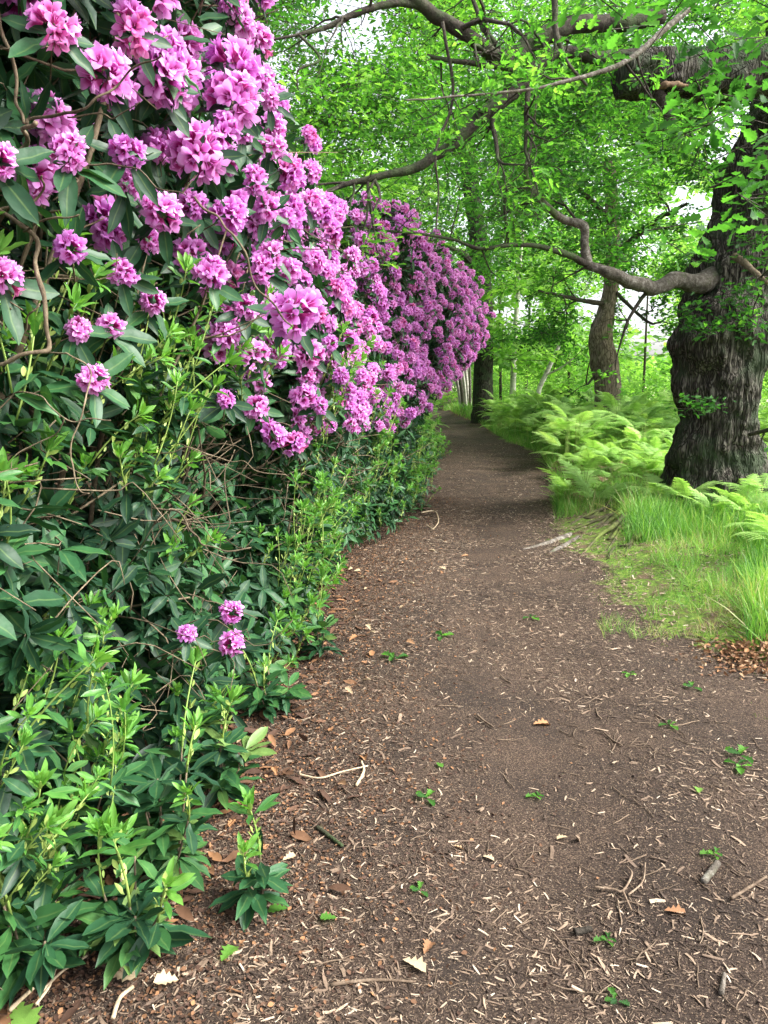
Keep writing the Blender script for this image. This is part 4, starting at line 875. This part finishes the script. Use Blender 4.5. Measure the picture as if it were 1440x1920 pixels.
def scatter_chips(A, n, y0, y1, size, pw=1.6, dark=0, left=None, right=None, tint=(0, 1)):
    y = y0 + (y1 - y0) * rng.random(n) ** pw; l = Ledge(y) - .45; r_ = np.minimum(Redge(y), .62 * y + .3) + .1
    l = np.maximum(l, -.6 * y - .2)
    if right is not None: r_ = l + right
    x = l + (r_ - l) * rng.random(n); q = np.stack([x, y, x * 0], -1)
    k = (fbm(q * 2.2 + 70) + .45 * rng.random(n)) > .50 + .14 * sst(0, .5, x - (.22 + .12 * y)) * (y < 4) + .26 * np.exp(-((x - (.22 + .12 * y)) / .30) ** 2); x, y = x[k], y[k]
    n = len(x); p = np.stack([x, y, H(x, y) + .002], -1); d = rng.normal(size=(n, 3)); d[:, 2] *= .12; up = np.array([0, 0, 1.]) + rng.normal(size=(n, 3)) * .2
    s = size[0] + (size[1] - size[0]) * rng.random(n) ** 3; Fr = frames(d, up) * s[:, None, None]
    for q in range(10): A.scatter(CH[q], Fr[q::10], p[q::10], U(*tint, len(p[q::10])) ** 1.25)
def litter_mat():
    m, t, out = newmat('wood chips'); at = N(t, 'ShaderNodeAttribute', attribute_name='tint')
    col = ramp(t, at.outputs['Fac'], [(0, (.03, .021, .016)), (.35, (.08, .056, .042)), (.6, (.17, .12, .085)), (.82, (.28, .205, .145)), (.94, (.37, .29, .21)), (1, (.48, .40, .31))])
    no = N(t, 'ShaderNodeTexNoise', Scale=120.0, Detail=3.0); tc = t.nodes.new('ShaderNodeTexCoord'); t.links.new(tc.outputs['Object'], no.inputs['Vector'])
    col = mixc(t, 1.0, col, math_(t, 'ADD', no.outputs[0], .5), 'MULTIPLY')
    pb = N(t, 'ShaderNodeBsdfPrincipled', Roughness=.85); t.links.new(col, pb.inputs['Base Color']); pb.inputs['Specular IOR Level'].default_value = .25; t.links.new(pb.outputs[0], out.inputs[0]); return m
M['chips'] = litter_mat()
A = Acc(); scatter_chips(A, 120000, 1.15, 7.5, (.004, .014), 1.5); scatter_chips(A, 110000, 1.15, 9.5, (.008, .036)); scatter_chips(A, 40000, 6, 20, (.012, .05), 1.2); scatter_chips(A, 3500, 1.2, 9, (.03, .07), 1.2, tint=(.3, .95))
tag(A.build('wood_chips', [M['chips']], smooth=False), None, None, None, 'stuff')
# bits of litter strewn over the verge
A = Acc(); n = 9000; y = 3.2 + 7 * rng.random(n); x = Redge(y) - .1 + rng.random(n) * 2; p = np.stack([x, y, H(x, y) + .012], -1); d = rng.normal(size=(n, 3)); d[:, 2] *= .3
for q in range(5): A.scatter(CH[q], (frames(d, np.array([0, 0, 1.]) + rng.normal(size=(n, 3)) * .3) * U(.01, .05, n)[:, None, None])[q::5], p[q::5], U(.2, 1, len(p[q::5])))
tag(A.build('verge_litter', [M['chips']], smooth=False), None, None, None, 'stuff')
# rust coloured bud scales and old leaves along the hedge foot
A = Acc(); n = 52000; y = 1.15 + 9 * rng.random(n) ** 1.5; x = Ledge(y) - .5 + np.abs(rng.normal(0, .55, n)); x = np.maximum(x, -.6 * y - .15); k = x < Ledge(y) + 1.4; x, y = x[k], y[k]; n = len(x)
p = np.stack([x, y, H(x, y) + .005], -1); d = rng.normal(size=(n, 3)); d[:, 2] *= .3; up = np.array([0, 0, 1.]) + rng.normal(size=(n, 3)) * .4
for q in range(3): A.scatter(RL[q], (frames(d, up) * (np.array([1.8, 1, 1.5]) * U(.007, .019, n)[:, None])[:, None, :])[q::3], p[q::3], U(0, 1, len(p[q::3])), 0)
n = 700; y = 1.15 + 5 * rng.random(n) ** 1.4; x = Ledge(y) - .35 + np.abs(rng.normal(0, .28, n)); p = np.stack([x, y, H(x, y) + .012], -1); d = rng.normal(size=(n, 3)); d[:, 2] *= .2; up = np.array([0, 0, 1.]) + rng.normal(size=(n, 3)) * .3
for q in range(3): A.scatter(RL[q], (frames(d, up) * U(.05, .10, n)[:, None, None])[q::3], p[q::3], U(.2, 1, len(p[q::3])), 0)
tag(A.build('fallen_bud_scales', [M['litter']]), None, None, None, 'stuff')
# single fallen twigs
TWG = []
for k in range(14):
    A = Acc(); r = np.random.default_rng(100 + k); m = 8; pts = [np.zeros(3)]; d = np.array([0, 1., 0])
    for _ in range(m - 1): d = d + r.normal(size=3) * np.array([.16, .08, .04]); d /= np.linalg.norm(d); pts.append(pts[-1] + d / (m - 1))
    pts = np.array(pts) - np.mean(pts, 0); pts[:, 2] = np.abs(pts[:, 2]); tube(A, catmull(pts, 14), np.linspace(.026, .014, 14) * r.uniform(.7, 1.3), 7, 0, r.random(), disp=lambda p, D, rr: rr * .5 * (vn(p * 18) - .5))
    if k % 3 == 0: i = 4; tube(A, catmull([pts[i], pts[i] + np.array([.1, .08, .01]), pts[i] + np.array([.16, .22, .005])], 6), np.linspace(.014, .006, 6), 5, 0, .5)
    TWG.append(A.mesh('fallen_twig', [M['twig']]))
def put(name, me, x, y, s, rz, lab, cat, group=None, dz=.004, tilt=.08):
    o = link(name, me); o.location = (x, y, float(H(x, y)) + dz); o.scale = (s, s, s) if np.isscalar(s) else s; o.rotation_euler = (U(-tilt, tilt), U(-tilt, tilt), rz); tag(o, lab, cat, group); return o
spots = []
for _ in range(70): spots.append((U(1060, 1300), U(1290, 1440)))
for _ in range(150): spots.append((U(560, 1420), 1000 + 900 * rng.random() ** .8))
for _ in range(40): spots.append((U(900, 1440), U(1560, 1850)))
for px, py in spots:
    g = G(px, py); 
    if g[0] > Redge(g[1]) or g[0] < Ledge(g[1]) - .2: continue
    s = U(.035, .10) if rng.random() < .92 else U(.10, .16)
    put('fallen_twig', TWG[rng.integers(0, 14)], g[0], g[1], (s * .8, s, s), U(0, 6.28), 'short brown twig lying among wood chips on the dirt path', 'twig', 'fallen twigs on the path')
def stick(name, pxs, r0, r1, mat, lab, cat='stick', lift=.012):
    g = np.array([G(a, b) for a, b in pxs]); g[:, 2] = H(g[:, 0], g[:, 1]) + lift; A = Acc(); q = catmull(g, 24); tube(A, q, np.linspace(r0, r1, 24), 8, 0, .5, disp=lambda p, D, rr: rr * .5 * (fbm(p * 40) - .5)); return A, lab
def sticks(name, chains, mat, lab, cat='stick', lift=.012):
    A = Acc()
    for pxs, r0, r1 in chains:
        g = np.array([G(a, b) for a, b in pxs]); g[:, 2] = H(g[:, 0], g[:, 1]) + lift; q = catmull(g, 24); tube(A, q, np.linspace(r0, r1, 24), 8, 0, .5, disp=lambda p, D, rr: rr * .5 * (fbm(p * 40) - .5))
    tag(A.build(name, [M[mat]]), lab, cat)
sticks('forked_stick', [([(20, 1925), (85, 1860), (140, 1790), (190, 1745)], .006, .003), ([(80, 1890), (120, 1850), (165, 1822)], .004, .003), ([(70, 1915), (95, 1880), (108, 1845)], .004, .002)], 'palewood', 'long pale forked dry stick in the bottom left corner', lift=.05)
sticks('stick', [([(212, 1918), (225, 1880), (250, 1858)], .006, .005)], 'palewood', 'short pale thick stick just right of the forked one at the bottom left')
sticks('stick', [([(620, 1850), (700, 1840), (780, 1838)], .005, .003)], 'twig', 'straight brown stick beside the curled pale leaves at the bottom', lift=.006)
sticks('wood_piece', [([(1318, 1662), (1345, 1628)], .011, .012)], 'lichen', 'thick grey wood piece on the right of the path', lift=.01)
sticks('wood_piece', [([(1352, 1870), (1358, 1835)], .007, .006)], 'lichen', 'pale short wood piece near the bottom right', lift=.008)
sticks('wood_piece', [([(1078, 1738), (1110, 1733)], .010, .008)], 'limb', 'dark short wood piece in the middle of the path', lift=.008)
None if True else sticks('stick', [([(1160, 1450), (1140, 1480), (1110, 1470)], .004, .003), ([(1205, 1690), (1180, 1660), (1175, 1625), (1195, 1620)], .004, .003)], 'twig', 'thin curled twig in the middle right of the path')
sticks('forked_stick', [([(1115, 1658), (1150, 1664), (1168, 1668), (1185, 1640), (1175, 1625)], .004, .003), ([(1168, 1668), (1178, 1690), (1184, 1703)], .004, .003), ([(1178, 1676), (1205, 1655), (1210, 1620)], .003, .002)], 'twig', 'thin forked curling twig right of the path centre')
sticks('stick', [([(1370, 1695), (1410, 1672), (1436, 1655)], .005, .004)], 'twig', 'brown stick reaching in from the right edge of the path')
sticks('stick', [([(595, 1555), (620, 1575), (642, 1592)], .008, .006)], 'limb', 'dark short stick beside the lone seedling', lift=.008)
sticks('stick', [([(560, 1455), (600, 1462), (640, 1452), (690, 1440)], .004, .003), ([(668, 1478), (682, 1450), (678, 1432)], .006, .004)], 'palewood', 'pale grey forked sticks left of the path centre')
sticks('stick', [([(895, 1340), (910, 1352), (925, 1362)], .006, .004)], 'twig', 'single brown stick lying alone near the centre of the path')
sticks('stick', [([(790, 968), (815, 965), (822, 985), (812, 1000)], .008, .004), ([(812, 1000), (800, 992)], .006, .004)], 'palewood', 'pale curled dead branch at the left path side further off', lift=.05)
# fallen leaves
A = Acc(); A.scatter(OL, np.stack([np.eye(3) * np.array([1.2, 1, 2.5])]), np.zeros((1, 3)), np.array([.9])); DLm = A.mesh('fallen_leaf', [M['litter']])
A = Acc()
for a in range(5): an = [.2, 1.5, 2.2, 3.9, 4.4][a]; Fr = frames(np.array([[math.cos(an), math.sin(an), U(-.1, .5)]]), np.array([[U(-.6, .6), U(-.6, .6), 1.]])); A.scatter(OL, Fr * U(.5, 1.2) * np.array([1.2, 1, 2.5]), np.array([[U(-.25, .25), U(-.25, .25), U(.1, .25)]]), U(.1, .8, 1))
GSm = A.mesh('fallen_sprig', [M['oak']])
A = Acc(); A.scatter(OL, np.stack([np.eye(3) * np.array([1.4, 1, 1.2])]), np.zeros((1, 3)), np.array([.8])); GLm = A.mesh('fallen_leaf', [M['oak']])
for px, py, s, lab in [(742, 1238, .07, 'green fallen oak sprig on the left half of the path, dark leaves'), (828, 1192, .06, 'green oak sprig beyond the dark leaved one'), (996, 1156, .05, 'smallest green oak sprig, farthest up the path'), (798, 1500, .045, 'green oak sprig on bare dark soil left of centre'), (1385, 1440, .05, 'bright green sprig on grey soil at the right path side'), (1297, 1290, .045, 'curled green leaf cluster near the moss edge'), (1180, 1265, .04, 'pale green sprig a little left of the curled green cluster'), (1255, 1360, .04, 'green sprig among the piled twigs'), (1140, 1757, .032, 'green leaf sprig low in the path, right of centre'), (1155, 1870, .03, 'yellow green sprig near the bottom edge'), (1340, 1610, .035, 'green sprig beside the thick grey wood piece'), (1008, 1485, .035, 'green sprig in the middle of the path'), (785, 1672, .03, 'green sprig at the left side of the dark soil'), (1385, 1420, .06, 'flat green sprig behind the bright one at the right path side')]:
    g = G(px, py); put('fallen_sprig', GSm, g[0], g[1], s, U(0, 6.28), lab, 'oak sprig', 'green oak sprigs on the path', .002)
for px, py, s, lab in [(632, 1728, .05, 'light green fallen leaf below the lone seedling'), (1310, 1492, .05, 'yellow green leaf right of the path centre'), (540, 1708, .06, 'olive green curled leaf beside the lone seedling'), (818, 1432, .04, 'green leaf on the path left of centre'), (25, 1885, .11, 'long green leaf lying in the bottom left corner'), (415, 1810, .07, 'dark green leaf lying on litter at the lower left')]:
    g = G(px, py); put('fallen_leaf', GLm, g[0], g[1], s, U(0, 6.28), lab, 'leaf', 'green leaves on the path', .01)
for px, py, s, lab in [(1245, 1708, .065, 'large pale tan oak leaf on the right half of the path'), (1000, 1350, .09, 'crumpled dark brown leaf near the path centre'), (755, 1800, .07, 'curled pale brown leaf at the bottom left of centre'), (905, 1603, .04, 'small pinkish tan leaf in the middle of the path'), (1065, 1563, .04, 'small pinkish leaf right of the other small one'), (795, 1788, .06, 'broken pale leaf beside the curled one at the bottom')]:
    g = G(px, py); put('fallen_leaf', DLm, g[0], g[1], s, U(0, 6.28), lab, 'leaf', 'dead leaves on the path', .008)
for k in range(60):
    y = 1.3 + 6 * rng.random() ** 1.4; x = float(Ledge(y)) - .2 + abs(rng.normal() * .45)
    put('fallen_leaf', DLm, x, y, U(.04, .075), U(0, 6.28), 'dead brown leaf in the litter along the hedge foot', 'leaf', 'dead leaves along the hedge foot', .012, .5)
A = Acc(); n = 800; g = G(1425, 1238); p = np.array([g[0], g[1], 0]) + rng.normal(size=(n, 3)) * np.array([.16, .13, 0]); p[:, 2] = H(p[:, 0], p[:, 1]) + .10 * np.exp(-((p[:, 0] - g[0]) ** 2 + (p[:, 1] - g[1]) ** 2) / .03) * rng.random(n) + .006
d = rng.normal(size=(n, 3)); d[:, 2] *= .4; A.scatter(OL, frames(d, np.array([0, 0, 1.]) + rng.normal(size=(n, 3)) * .5) * U(.018, .042, n)[:, None, None] * np.array([1.3, 1, 2.5]), p, U(.3, 1, n), 0)
tag(A.build('dead_leaf_heap', [M['litter']]), None, None, None, 'stuff')
